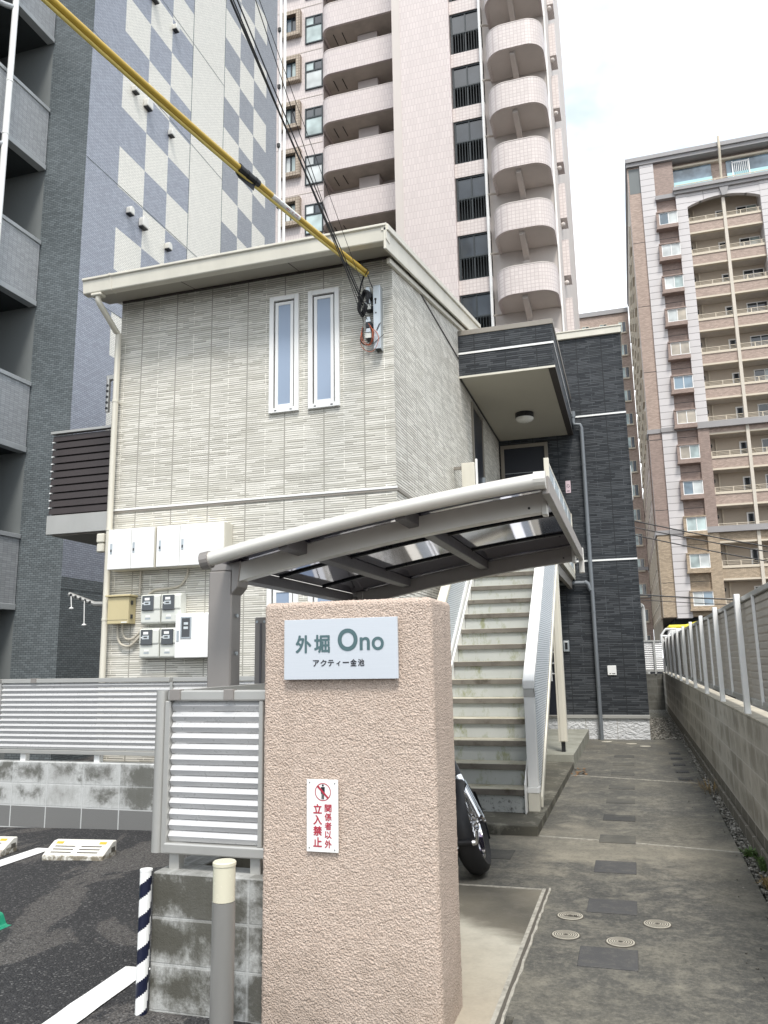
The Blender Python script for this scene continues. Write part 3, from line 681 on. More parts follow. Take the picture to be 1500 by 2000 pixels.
# ================================================================== SIGN PILLAR
def pillar():
    x0, x1, y0, y1, zt = -1.512, -.765, 3.138, 3.50, 1.655
    r = .022; st = .0042; per = []
    def seg_(a, b, n):
        L = (Vector(b) - Vector(a)).length; k = max(2, int(L / st))
        for i in range(k): per.append((a[0] + (b[0] - a[0]) * i / k, a[1] + (b[1] - a[1]) * i / k, n[0], n[1]))
    def arc(cx, cy, a0, a1):
        for i in range(5):
            t = R(a0 + (a1 - a0) * i / 5); per.append((cx + r * math.cos(t), cy + r * math.sin(t), math.cos(t), math.sin(t)))
    seg_((x0 + r, y0), (x1 - r, y0), (0, -1)); arc(x1 - r, y0 + r, -90, 0)
    seg_((x1, y0 + r), (x1, y1 - r), (1, 0)); arc(x1 - r, y1 - r, 0, 90)
    seg_((x1 - r, y1), (x0 + r, y1), (0, 1)); arc(x0 + r, y1 - r, 90, 180)
    seg_((x0, y1 - r), (x0, y0 + r), (-1, 0)); arc(x0 + r, y0 + r, 180, 270)
    n = len(per); rings = [(-.08 + (zt - r + .08) * j / 390, 0.0) for j in range(391)] + [(zt - r + r * math.sin(R(a)), r - r * math.cos(R(a))) for a in (22, 45, 68, 90)] + [(zt, d) for d in (.03, .045, .07, .10, .14, .18)]
    vs = []; m = MB()
    for z, ins in rings:
        top = max(0, (z - (zt - r)) / r) if ins > 0 else 0
        for (x, y, nx_, ny_) in per:
            p = Vector((x - nx_ * ins, y - ny_ * ins, z))
            wv = noise.noise_vector(p * 60.0) * .35; vd = noise.voronoi(p * 92.0 + wv)[0]; b = noise.noise(p * 215.0 + Vector((9, 3, 1))); c = noise.noise(p * 30.0)
            k_ = .45 if nx_ > .7 else 1.0
            d = k_ * (.0085 * max(0, .52 - vd[0]) * (.75 + .9 * c) + .0016 * b) + .0006 * c - (.0025 if nx_ > .7 and b > .52 else 0)
            nn = Vector((nx_ * (1 - top), ny_ * (1 - top), top)); 
            vs.append(p + nn.normalized() * d)
    fs = [(j * n + i, j * n + (i + 1) % n, (j + 1) * n + (i + 1) % n, (j + 1) * n + i) for j in range(len(rings) - 1) for i in range(n)]
    fs.append(tuple(range((len(rings) - 1) * n, len(rings) * n)))
    me = bpy.data.meshes.new('sign_pillar'); base = Vector(((x0 + x1) / 2, (y0 + y1) / 2, -.08))
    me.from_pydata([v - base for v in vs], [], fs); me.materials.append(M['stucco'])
    for p in me.polygons: p.use_smooth = True
    o = bpy.data.objects.new('sign_pillar', me); o.location = base; COL.objects.link(o)
    return tag(o, 'thick peach stucco gate pillar carrying the name plate', 'pillar')
pillar()
np_ = thing('name_plate', 'brushed metal name plate with green and black lettering on the pillar', 'sign', (-1.153, 3.12, 1.33))
MB().box(-1.403, -.903, 3.108, 3.122, 1.330, 1.578).build('plate', 'brushed', np_, bevel=.0012)
for x in (-1.36, -.946): MB().box(x - .012, x + .012, 3.1225, 3.15, 1.40, 1.50).build('spacer', 'alu', np_)
m = MB(); yt = 3.1065
glyph(m, '外', -1.350, -1.279, 1.438, 1.513, yt, .0022); glyph(m, '堀', -1.266, -1.196, 1.438, 1.513, yt, .0022)
glyph(m, 'O', -1.161, -1.074, 1.444, 1.5355, yt, .003); glyph(m, 'n', -1.065, -1.021, 1.446, 1.499, yt, .0016); glyph(m, 'o', -1.013, -.961, 1.445, 1.499, yt, .0016)
m.build('large_lettering', 'teal_ink', np_)
m = MB(); xs = -1.273; cw = (1.273 - 1.042) / 7
for i, (ch, a, b) in enumerate((('ア', 1.383, 1.409), ('ク', 1.383, 1.410), ('テ', 1.383, 1.409), ('ィ', 1.384, 1.404), ('ー', 1.3955, 1.399), ('金', 1.382, 1.411), ('池', 1.382, 1.411))):
    a0, a1 = (.05, .88) if ch != 'ィ' else (.2, .72)
    glyph(m, ch, xs + cw * (i + a0), xs + cw * (i + a1), a, b, yt, .0006)
m.build('small_lettering', 'black_ink', np_)

ws = thing('warning_sign', 'small white no-entry sign with red vertical lettering low on the pillar', 'sign', (-1.238, 3.13, .654))
MB().box(-1.306, -1.170, 3.124, 3.1275, .654, .932).build('plate', 'white_plastic', ws, bevel=.0006)
yw = 3.1228
def wx(a): return -1.306 + (a - 160) * .0001755
def wz(b): return .932 - (b - 135) * .0001566
m = MB()
for ch, b0, b1 in (('立', 740, 978), ('入', 1012, 1250), ('禁', 1280, 1520), ('止', 1552, 1788)): glyph(m, ch, wx(325), wx(540), wz(b1), wz(b0), yw, .0012)
for ch, b0, b1 in (('関', 745, 938), ('係', 957, 1150), ('者', 1175, 1370), ('以', 1392, 1583), ('外', 1612, 1808)): glyph(m, ch, wx(605), wx(776), wz(b1), wz(b0), yw, .0008)
m.build('lettering', 'red_ink', ws)
m = MB(); cx, cz = wx(563), wz(445); N = 48; ro, ri = .0346, .0312
m.add([(cx + r_ * math.cos(2 * math.pi * i / N), yw, cz + r_ * math.sin(2 * math.pi * i / N)) for i in range(N) for r_ in (ro, ri)], [(2 * i, 2 * i + 1, (2 * i + 3) % (2 * N), (2 * i + 2) % (2 * N)) for i in range(N)])
d = Vector((.0235, -.0235)); q = Vector((.0028, .0028))
m.add([(cx - d.x + s1 * q.x * 1 + 0, yw - .0006, cz - d.y + s1 * q.y) for s1 in (1, -1)] + [(cx + d.x + s1 * q.x, yw - .0006, cz + d.y + s1 * q.y) for s1 in (-1, 1)], [(0, 1, 2, 3)])
m.build('prohibition_ring', 'red_ink', ws)
m = MB()
m.add([(cx + .0042 * math.cos(t), yw, cz + .0255 + .0042 * math.sin(t)) for t in [2 * math.pi * i / 16 for i in range(16)]], [tuple(range(16))])
for a, b, c, d_ in ((-.0085, .0085, .002, .0195), (-.0085, -.0060, -.007, .002), (.006, .0085, -.007, .002), (-.0056, -.0006, -.028, .002), (.0006, .0050, -.028, .002)):
    m.add([(cx + a, yw - .0001, cz + c), (cx + b, yw - .0001, cz + c), (cx + b, yw - .0001, cz + d_), (cx + a, yw - .0001, cz + d_)], [(0, 1, 2, 3)])
m.build('person_pictogram', 'black_ink', ws)
for a, b in ((235, 215), (855, 228), (228, 1818), (848, 1845)):
    MB().tube([(wx(a), 3.125, wz(b)), (wx(a), 3.1215, wz(b))], .0022, 10).build('screw', 'iron', ws)

# ================================================================== PARKING LOT OBJECTS
def wheel_stop(dx, label):
    t = thing('wheel_stop', label, 'wheel stop', (dx, 5.6, -.06), 'wheel stops in the parking lot')
    x0, x1 = dx - .25, dx + .25
    prof = [(5.40, -.06), (5.40, -.02), (5.56, .055), (5.62, .055), (5.62, -.06)]
    MB().prism(prof, 'x', x0, x1).build('block', 'step_white', t, bevel=.006)
    for half in (0, 1):
        a = x0 + .05 + half * .22
        for i in range(3):
            f_ = .22 + i * .2; y = 5.40 + .16 * f_; z = -.02 + .075 * f_ + .0015
            MB().add([(a, y - .006, z - .0028), (a + .17, y - .006, z - .0028), (a + .17, y + .006, z + .0028), (a, y + .006, z + .0028)], [(0, 1, 2, 3)]).build('slot', 'cover_gap', t)
    for a in (x0 + .04, x1 - .10):
        f_ = .86; y = 5.40 + .16 * f_; z = -.02 + .075 * f_ + .0025
        MB().add([(a, y - .014, z - .0066), (a + .06, y - .014, z - .0066), (a + .06, y + .012, z + .0056), (a, y + .012, z + .0056)], [(0, 1, 2, 3)]).build('reflector', 'yellow_cover', t)
    MB().box(x1 + .0005, x1 + .0015, 5.535, 5.595, -.02, .015).build('end_slot', 'cover_gap', t)
    return t
def step_white():
    t = NT('dirty white plastic'); x, y, z = t.sep(); n = t.noise(26, 5, .7)
    low = t.ma('LESS_THAN', z, -.018)
    col = t.mix(t.ma('MULTIPLY', t.noise(12, 4), .3), (.76, .74, .68), (.5, .48, .42))
    col = t.mix(t.ma('MULTIPLY', low, t.ramp(n, [(.38, 0.0), (.56, .9)])), col, (.17, .14, .09))
    return t.fin(col, .6)
M['step_white'] = step_white()
a = wheel_stop(-4.22, 'cream plastic wheel stop, whole, right of the white bay line')
a.rotation_euler = (0, 0, R(8))
b = dup(a, (-.92, -.03, -.01), 'cream plastic wheel stop cut off by the left edge of the photo')
gb = MB(); gb.prism([(-4.15, -.07), (-3.50, -.07), (-3.50, -.047), (-3.54, -.047), (-3.57, .012), (-3.61, .022), (-4.15, .022)], 'y', 3.45, 4.03)
tag(gb.build('plastic_base', 'green_plastic', bevel=.008), 'green plastic base lying on the asphalt at the left edge', 'plastic base')

# ================================================================== APARTMENT HOUSE
def frame_xz(mb, x0, x1, z0, z1, t, y0, y1, tb=None):
    tb = t if tb is None else tb
    mb.box(x0, x0 + t, y0, y1, z0, z1); mb.box(x1 - t, x1, y0, y1, z0, z1)
    mb.box(x0 + t, x1 - t, y0 + .001, y1, z1 - t, z1); mb.box(x0 + t, x1 - t, y0 + .001, y1, z0, z0 + tb); return mb
H = thing('apartment_house', 'two-storey house with cream strip siding and a charcoal rear wing with stair', 'house', (-3.8, 7.5, -.1))
SL = .222
def rz(y): return 5.715 + SL * (y - 7.0)
XL, XR, YF, YM = -5.515, -2.16, 7.5, 12.38
front = MB().add([(XL, YF, -.25), (XR, YF, -.25), (XR, YF, 5.70), (XL, YF, 5.70)], [(0, 1, 2, 3)])
front.add([(XL, YF, -.25), (XL, YF, 5.70), (XL, 14.69, 5.70), (XL, 14.69, -.25)], [(0, 1, 2, 3)])
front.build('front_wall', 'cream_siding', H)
side = MB()
side.add([(XR, YF, -.25), (XR, 14.69, -.25), (XR, 14.69, 6.1), (XR, YM, 6.1), (XR, YM, rz(YM) - .06), (XR, YF, rz(YF) - .06)], [(0, 1, 2, 3, 4, 5)])
side.add([(XR, YM, 6.1), (XL, YM, 6.1), (XL, YM, rz(YM) - .06), (XR, YM, rz(YM) - .06)], [(0, 1, 2, 3)])
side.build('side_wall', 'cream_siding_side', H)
# corner trim: narrow corner pieces of the siding
MB().box(XR - .045, XR + .004, YF - .005, YF - .001, 3.15, 5.68).box(XR - .045, XR + .004, YF - .005, YF - .001, -.2, 3.09).build('corner_strip', 'cream_siding', H)
MB().prism([(7.06, rz(7.06) - .10), (YM + .05, rz(YM + .05) - .10), (YM + .05, rz(YM + .05) - .02), (7.06, rz(7.06) - .02)], 'x', -5.72, -2.10).build('roof', 'cream_paint', H)
MB().prism([(7.0, rz(7.0) - .235), (YM + .07, rz(YM + .07) - .235), (YM + .07, rz(YM + .07)), (7.0, rz(7.0))], 'x', -2.098, -2.07).build('rake_board', 'cream_paint', H, bevel=.004)
MB().prism([(7.0, rz(7.0) - .035), (YM + .08, rz(YM + .08) - .035), (YM + .08, rz(YM + .08) + .035), (7.0, rz(7.0) + .035)], 'x', -2.125, -2.045).build('rake_cap', 'cream_paint', H, bevel=.006)
MB().prism([(7.3, rz(7.3) - .30), (YM + .02, rz(YM + .02) - .30), (YM + .02, rz(YM + .02) - .24), (7.3, rz(7.3) - .24)], 'x', -2.158, -2.12).build('rake_moulding', 'cream_paint', H, bevel=.004)
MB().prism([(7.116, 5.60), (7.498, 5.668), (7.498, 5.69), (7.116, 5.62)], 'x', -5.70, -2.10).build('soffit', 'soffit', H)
for x in (-4.52, -3.22): MB().prism([(7.13, 5.599), (7.49, 5.663), (7.49, 5.665), (7.13, 5.6015)], 'x', x - .004, x + .004).build('soffit_joint', 'brown_trim', H)
MB().box(-5.5, -2.2, 7.475, 7.4985, 5.645, 5.6665).build('soffit_moulding', 'brown_trim', H)
gp = [(7.115, 5.575), (7.115, 5.765), (7.05, 5.765), (6.985, 5.755), (6.985, 5.73), (7.005, 5.72), (7.02, 5.585), (7.03, 5.575)]
MB().prism(gp, 'x', -5.70, -2.072).build('gutter', 'cream_paint', H, bevel=.003)
MB().box(-2.071, -2.063, 6.99, 7.11, 5.58, 5.76).build('gutter_end_cap', 'cream_paint', H)
for x in (-5.33, ): MB().prism([(a - (.006 if a < 7.1 else -.0), b + (.004 if b > 5.65 else -.004)) for a, b in gp], 'x', x - .012, x + .012).build('gutter_joint', 'cream_paint', H)
MB().box(-5.60, -5.46, 7.02, 7.12, 5.54, 5.577).build('gutter_outlet', 'cream_paint', H, bevel=.01)
MB().tube([(-5.53, 7.07, 5.56), (-5.53, 7.07, 5.51), (-5.525, 7.09, 5.47), (-5.50, 7.39, 5.24), (-5.49, 7.42, 5.22), (-5.49, 7.42, 3.2), (-5.49, 7.42, -.2)], .034, 14).build('downpipe', 'cream_paint', H, smooth=True)
for z in (4.4, 2.9, 1.9): MB().tube([(-5.49, 7.42, z - .012), (-5.49, 7.42, z + .012)], .039, 14).box(-5.50, -5.48, 7.42, 7.5, z - .01, z + .01).build('pipe_clip', 'cream_paint', H)
MB().box(XL - .012, XR + .014, YF - .016, YF - .0005, 3.120, 3.142).build('floor_band', 'white_paint', H, bevel=.002); MB().box(XL - .010, XR + .012, YF - .010, YF - .0006, 3.095, 3.1195).build('band_shade_strip', 'taupe', H)  # thin brown strip, also painting in the shadow line under the band
MB().box(XR + .0005, XR + .014, YF - .001, 10.42, 3.098, 3.142).build('floor_band', 'taupe', H, bevel=.003)
MB().box(XR + .0005, XR + .012, 8.05, 10.98, 5.795, 5.815).build('wall_band', 'brown_trim', H)
def slit_window(x0, x1, z0, z1):
    t = MB(); frame_xz(t, x0, x1, z0, z1, .052, YF - .035, YF + .002)
    o = t.build('window', 'white_paint', H, bevel=.004)
    MB().box(x0 + .052, x1 - .052, YF - .006, YF + .001, z0 + .052, z1 - .052).build('reveal', 'brown_trim', o)
    fr = MB(); frame_xz(fr, x0 + .068, x1 - .066, z0 + .056, z1 - .070, .036, YF - .024, YF - .0065); fr.build('sash', 'white_paint', o, bevel=.003)
    MB().box(x0 + .104, x1 - .102, YF - .014, YF - .0066, z0 + .092, z1 - .106).build('pane', 'window_frost', o)
    for q in (x0 + .07, x1 - .10): MB().box(q, q + .025, YF - .037, YF - .035, z0 + .018, z0 + .028).build('drain_slot', 'black_plastic', o)
for z0, z1 in ((4.055, 5.40), (.96, 2.22)):
    slit_window(-3.575, -3.225, z0, z1); slit_window(-3.115, -2.755, z0, z1)
# left balcony with slat screen
B = MB().box(-6.76, -5.52, 7.9, 10.2, 2.99, 3.225).build('balcony', 'alu', H, bevel=.004)
MB().box(-6.70, -5.55, 7.95, 10.2, 2.975, 2.989).build('underside', 'taupe', B)
sl_ = MB(); p = 1.02 / 11
for i in range(11):
    zb = 3.24 + i * p; sl_.prism([(7.905, zb), (7.925, zb + .003), (7.935, zb + p * .80), (7.915, zb + p * .80)], 'x', -6.74, -5.56)
sl_.build('slat_screen', 'slat_brown', B)
cl = MB()
for i in range(10): cl.box(-6.745, -6.715, 7.90, 7.93, 3.24 + (i + .83) * p, 3.24 + (i + .97) * p)
cl.build('slat_clip', 'white_paint', B)
MB().box(-6.70, -5.56, 7.945, 7.96, 3.23, 4.25).build('screen_backing', 'slat_brown', B)
MB().box(-6.765, -5.53, 7.885, 7.96, 4.262, 4.295).build('top_rail', 'alu', B, bevel=.003)
MB().box(-6.75, -6.70, 7.97, 10.2, 3.23, 4.26).build('side_screen', 'slat_brown', B)
MB().box(-5.575, -5.525, 7.89, 7.945, 3.226, 4.262).build('end_post', 'alu', B)
def pole_bracket(name, pts, holes, parent):
    o = MB().tube(pts, .026, 8).build(name, 'alu', parent)
    a, b = Vector(pts[0]), Vector(pts[-1])
    for i in range(5):
        c = a.lerp(b, .10 + .17 * i); MB().tube([c + Vector((0, -.0285, 0)), c + Vector((0, -.020, 0))], .017, 14).build('hole', 'black_plastic', o)
    return o
pole_bracket('clothes_pole_bracket', [(-5.955, 7.9, 4.47), (-5.955, 7.9, 4.90)], 5, H)
MB().box(-5.98, -5.52, 7.88, 7.94, 4.88, 4.94).build('bracket_arm', 'alu', H, bevel=.006)
pole_bracket('clothes_pole_bracket', [(-6.36, 7.9, 2.25), (-5.96, 7.9, 2.11)], 5, H)
MB().tube([(-6.0, 7.9, 2.12), (-5.5, 7.9, 2.10)], .03, 8).build('bracket_arm', 'alu', H)
for x, z, l in ((-6.31, 2.22, .13), (-6.12, 2.16, .27)):
    c = MB().tube([(x, 7.87, z), (x + .012, 7.87, z - l)], .006, 6).build('pole_clip_cord', 'white_plastic', H)
    MB().lathe((x + .012, 7.87, z - l - .015), [(.008, -.012), (.028, -.004), (.03, .004), (.012, .016)], 12).build('pole_clip', 'white_plastic', c)
MB().box(-5.66, -5.56, 7.42, 7.5, 2.76, 2.865).box(-5.66, -5.565, 7.43, 7.5, 2.655, 2.757).build('vent_cap', 'cream_paint', H, bevel=.012)
# small opening (door) in the side wall beside the landing
d = MB().box(XR - .01, XR + .03, 11.86, 11.92, 2.88, 5.42).box(XR - .01, XR + .03, 12.74, 12.80, 2.88, 5.42).box(XR - .01, XR + .03, 11.92, 12.74, 5.36, 5.42).build('side_door', 'taupe', H, bevel=.003)
MB().box(XR + .001, XR + .012, 11.92, 12.74, 2.88, 5.36).build('leaf', 'door_dark', d); MB().box(XR + .012, XR + .05, 12.62, 12.66, 4.0, 4.35).build('handle', 'galv', d)
# charcoal rear wing
YD = 14.69
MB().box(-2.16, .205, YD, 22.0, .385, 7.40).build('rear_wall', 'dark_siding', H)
MB().box(-2.12, .205, YD + .012, 22.0, -.15, .345).build('foundation', 'rock_face', H)
for x in (-.86, -.33): MB().box(x - .003, x + .003, YD + .008, YD + .0115, -.05, .345).build('foundation_joint', 'pave_joint', H)
MB().box(-2.14, .225, YD - .022, YD - .0005, .352, .412).build('base_flashing', 'alu', H, bevel=.004)
MB().box(-2.10, .235, YD - .045, 22.05, 7.402, 7.53).build('parapet', 'cream_paint', H, bevel=.006)
MB().box(-2.10, .245, YD - .06, 22.05, 7.53, 7.555).build('parapet_cap', 'cream_paint', H, bevel=.003)
for z in (5.832, 3.108): MB().box(-2.10, .215, YD - .014, YD - .0006, z, z + .03).build('wall_band', 'white_paint', H)
MB().box(.18, .213, YD - .008, YD - .0007, .415, 7.40).build('corner_strip', 'dark_siding', H)
# porch roof box
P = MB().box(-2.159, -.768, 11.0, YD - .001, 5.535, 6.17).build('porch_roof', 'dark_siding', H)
MB().box(-2.158, -.755, 10.985, YD - .002, 6.172, 6.25).build('cap', 'taupe', P, bevel=.004)
MB().box(-2.158, -.760, 10.988, 11.0 - .0006, 5.873, 5.903).box(-.7675, -.760, 11.0, YD - .05, 5.873, 5.903).build('band', 'white_paint', P)
MB().box(-2.158, -.758, 10.985, 11.0 - .0007, 5.503, 5.533).build('lower_band', 'cream_paint', P)
MB().box(-.7670, -.756, 11.0, YD - .003, 5.503, 5.533).build('lower_band', 'brown_trim', P)
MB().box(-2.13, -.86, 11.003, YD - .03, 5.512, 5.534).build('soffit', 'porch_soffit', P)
MB().box(-.858, -.768, 11.003, YD - .003, 5.507, 5.533).build('soffit_border', 'brown_trim', P); MB().box(-2.158, -2.132, 11.003, YD - .003, 5.507, 5.533).build('soffit_border', 'black_plastic', P)
# doors
def door(x0, x1, z0, z1, nm):
    d = MB(); frame_xz(d, x0, x1, z0, z1, .065, YD - .05, YD - .0008, .01); d = d.build(nm, 'taupe', H, bevel=.003)
    MB().box(x0 + .065, x1 - .065, YD - .02, YD - .0009, z0 + .01, z1 - .065).build('leaf', 'door_dark', d)
    for q in (.42, .78): MB().box(x0 + .07, x1 - .07, YD - .0225, YD - .0205, z0 + (z1 - z0) * q, z0 + (z1 - z0) * q + .008).build('groove', 'galv', d)
    return d
door(-2.13, -1.24, 2.885, 5.41, 'entrance_door'); d = door(-2.05, -1.20, .385, 2.62, 'entrance_door')
MB().tube([(-1.40, YD - .07, 1.0), (-1.40, YD - .07, 1.62)], .018, 8).build('handle', 'white_paint', d)
for z in (1.12, 1.3, 1.5): MB().box(-1.40, -1.31, YD - .075, YD - .05, z, z + .02).build('handle_bar', 'white_paint', d)
# rear downpipe
MB().tube([(-.74, 14.60, 5.90), (-.74, 14.60, 5.74), (-.73, 14.60, 5.68), (-.62, 14.60, 5.665), (-.60, 14.60, 5.60), (-.60, 14.60, .0)], .036, 12).build('downpipe', 'grey_pipe', H, smooth=True)
MB().tube([(-.74, 14.60, 5.82), (-.74, 14.60, 5.93)], .048, 12).build('downpipe_head', 'grey_pipe', H)
MB().tube([(-1.35, 14.60, 2.73), (-.70, 14.60, 2.72)], .036, 12).tube([(-.72, 14.60, 2.74), (-.66, 14.60, 2.70), (-.62, 14.60, 2.58)], .040, 12).build('branch_pipe', 'grey_pipe', H, smooth=True)
for z in (.9, 2.2, 3.6, 4.9): MB().tube([(-.60, 14.60, z - .012), (-.60, 14.60, z + .012)], .041, 12).build('pipe_clip', 'grey_pipe', H)
MB().box(.209, .228, 15.0, 15.1, 4.25, 4.9).build('side_conduit', 'white_paint', H)
vp = tag(MB().tube([(.385, 24.0, -.14), (.385, 24.0, 2.72), (.37, 23.98, 2.82), (.33, 23.9, 2.85)], .07, 10).build('vent_pipe', 'alu', smooth=True), 'grey metal vent pipe rising behind the fence at the passage end', 'pipe')
# house-mounted small things
lt = thing('ceiling_light', 'round white ceiling light under the dark porch roof', 'light', (-1.46, 13.05, 5.511))
MB().lathe((-1.46, 13.05, 0), [(.155, 5.511), (.158, 5.43), (.15, 5.42)], 32).build('rim', 'black_plastic', lt, smooth=True)
MB().lathe((-1.46, 13.05, 0), [(.153, 5.425), (.150, 5.40), (.12, 5.37), (.06, 5.352), (.001, 5.348)], 32).build('dome', 'lamp_dome', lt, smooth=True)
ic = thing('intercom', 'small grey doorbell intercom on the charcoal wall beside the lower door', 'intercom', (-1.11, YD, 1.51))
MB().box(-1.165, -1.06, YD - .035, YD - .001, 1.51, 1.71).build('housing', 'galv', ic, bevel=.006); MB().box(-1.135, -1.09, YD - .038, YD - .0355, 1.55, 1.67).build('camera_window', 'black_plastic', ic)
MB().box(-1.15, -1.075, YD - .0375, YD - .0352, 1.675, 1.695).build('sensor_strip', 'white_plastic', ic)
wp = thing('wall_plate', 'white square cover plate low on the charcoal wall right of the grey pipe', 'plate', (-.355, YD, 1.09))
MB().box(-.43, -.28, YD - .022, YD - .001, 1.09, 1.255).build('cover', 'white_plastic', wp, bevel=.005); MB().box(-.40, -.37, YD - .024, YD - .0225, 1.112, 1.122).box(-.355, -.30, YD - .024, YD - .0225, 1.112, 1.122).build('lettering', 'black_ink', wp)
ps = thing('pink_sign', 'narrow pale pink number plate with a star on the charcoal wall upstairs', 'sign', (-.91, YD, 4.405))
MB().box(-.955, -.865, YD - .010, YD - .001, 4.405, 4.635).build('plate', 'pink_plate', ps, bevel=.001)
m = MB(); n_ = 5; cx, cz = -.908, 4.535
for i in range(n_):
    t = math.pi / 2 + 2 * math.pi * (i + .5) / n_; a1, a2 = t - .42, t + .42
    m.add([(cx + .012 * math.cos(t), YD - .0112, cz + .016 * math.sin(t)), (cx + .031 * math.cos(a1), YD - .0112, cz + .036 * math.sin(a1)), (cx + .031 * math.cos(a2), YD - .0112, cz + .036 * math.sin(a2))], [(0, 1, 2)])
m.box(-.935, -.885, YD - .0115, YD - .0102, 4.434, 4.448)
m.build('star_mark', 'black_ink', ps)

# ---- utility boxes on the front wall
def cabinet(x0, x1, xm, side, label):
    t = thing('utility_cabinet', label, 'cabinet', ((x0 + x1) / 2, 7.5, 2.42), 'white utility cabinets on the house front')
    MB().box(x0, x1, 7.318, 7.497, 2.425, 2.875).build('housing', 'cream_paint', t, bevel=.006)
    for a, b in ((x0 + .004, xm - .003), (xm + .003, x1 - .004)):
        d = MB().box(a, b, 7.296, 7.3175, 2.429, 2.871).build('door', 'white_plastic', t, bevel=.005)
        hx = a + (.045 if a < xm - .1 and b < xm else .035)
        MB().box(hx - .014, hx + .014, 7.292, 7.2955, 2.60, 2.715).build('handle', 'galv', d, bevel=.002)
        MB().box(hx - .008, hx + .008, 7.2905, 7.2918, 2.62, 2.65).build('key_slot', 'iron', d)
    return t
cabinet(-5.41, -4.825, -5.115, 0, 'left white double-door utility cabinet high on the house front, next to the downpipe')
cabinet(-4.80, -3.99, -4.515, 0, 'right white double-door utility cabinet with a wider right door, above the meters')
def meter(label):
    t = thing('electric_meter', label, 'electric meter', (-4.895, 7.5, 1.83), 'electric meters on the house front')
    x0 = -5.015; z0 = 1.83
    MB().prism([(7.497, z0), (7.40, z0 + .005), (7.385, z0 + .02), (7.385, z0 + .15), (7.375, z0 + .16), (7.375, z0 + .30), (7.40, z0 + .32), (7.497, z0 + .325)], 'x', x0, x0 + .235).build('housing', 'offwhite', t, bevel=.006)
    MB().box(x0 + .02, x0 + .165, 7.366, 7.3748, z0 + .145, z0 + .305).build('window', 'meter_glass', t, bevel=.004)
    MB().box(x0 + .055, x0 + .115, 7.3645, 7.3658, z0 + .255, z0 + .282).build('top_label', 'white_plastic', t)
    MB().box(x0 + .045, x0 + .125, 7.3635, 7.3658, z0 + .205, z0 + .242).build('display_bezel', 'lcd', t); MB().box(x0 + .062, x0 + .105, 7.3628, 7.3634, z0 + .216, z0 + .231).build('display', 'iron', t)
    MB().tube([(x0 + .036, 7.3658, z0 + .222), (x0 + .036, 7.362, z0 + .222)], .008, 10).build('indicator', 'white_plastic', t)
    MB().box(x0 + .06, x0 + .115, 7.3836, 7.3848, z0 + .078, z0 + .096).build('name_label', 'white_plastic', t); MB().box(x0 + .055, x0 + .12, 7.3836, 7.3848, z0 + .052, z0 + .070).build('number_label', 'galv', t)
    return t
mt = meter('electric meter, upper left of the four, right of the yellow box')
dup(mt, (.252, 0, 0), 'electric meter, upper right of the four, above the white meter box corner')
dup(mt, (-.002, 0, -.362), 'electric meter, lower left of the four, where the curved conduits end')
dup(mt, (.25, 0, -.362), 'electric meter, lower right of the four, touching the white meter box')
mbx = thing('meter_cabinet', 'white meter box with a small dark window, right of the four meters', 'cabinet', (-4.37, 7.5, 1.46))
MB().box(-4.56, -4.165, 7.345, 7.497, 1.465, 1.925).build('housing', 'white_plastic', mbx, bevel=.006)
d = MB().box(-4.555, -4.17, 7.330, 7.3445, 1.47, 1.92).build('door', 'white_plastic', mbx, bevel=.005)
wn = MB(); frame_xz(wn, -4.487, -4.362, 1.668, 1.892, .014, 7.322, 7.3295); wn = wn.build('window', 'galv', mbx)
MB().box(-4.473, -4.376, 7.326, 7.3294, 1.682, 1.878).build('pane', 'meter_glass', wn); MB().box(-4.45, -4.40, 7.3245, 7.3258, 1.81, 1.835).box(-4.452, -4.40, 7.3245, 7.3258, 1.765, 1.79).build('display', 'lcd', wn)
MB().box(-4.532, -4.507, 7.324, 7.3295, 1.64, 1.75).build('handle', 'galv', d)
yb = thing('terminal_box', 'yellow-beige steel terminal box beside the downpipe, left of the meters', 'terminal box', (-5.29, 7.5, 1.84))
MB().box(-5.42, -5.155, 7.36, 7.497, 1.845, 2.135).build('housing', 'beige_box', yb, bevel=.005); MB().box(-5.44, -5.13, 7.335, 7.497, 2.137, 2.158).build('lid', 'beige_box', yb, bevel=.004)
for z in (1.92, 2.07): MB().box(-5.1545, -5.145, 7.40, 7.43, z - .02, z + .025).build('latch', 'iron', yb)
MB().box(-5.24, -5.17, 7.3585, 7.3597, 1.855, 1.867).build('label_strip', 'white_plastic', yb); MB().box(-5.415, -5.16, 7.3582, 7.3597, 1.885, 1.888).build('seam', 'brown_trim', yb)
def conduit(pts, lab):
    # smooth the bends
    P_ = [Vector(p) for p in pts]; o = [P_[0]]
    for i in range(1, len(P_) - 1):
        a = P_[i].lerp(P_[i - 1], .35); b = P_[i].lerp(P_[i + 1], .35)
        for k in range(5):
            t = k / 4; o.append((a * (1 - t) + P_[i] * t) * (1 - t) + (P_[i] * (1 - t) + b * t) * t)
    o.append(P_[-1])
    return tag(MB().tube(o, .0125, 8).build('conduit', 'offwhite_pipe', smooth=True), lab, 'conduit', 'cable conduits between the boxes')
M['offwhite_pipe'] = paint('beige plastic conduit', (.50, .46, .38), .45, 0, .06)
conduit([(-5.10, 7.475, 2.43), (-5.10, 7.475, 2.16)], 'straight conduit dropping from the left white cabinet to the upper left meter')
conduit([(-4.51, 7.475, 2.43), (-4.52, 7.475, 2.34), (-4.60, 7.475, 2.23), (-4.75, 7.475, 2.215), (-4.93, 7.475, 2.205), (-4.99, 7.475, 2.16)], 'bent conduit curving from the right white cabinet down to the upper meters')
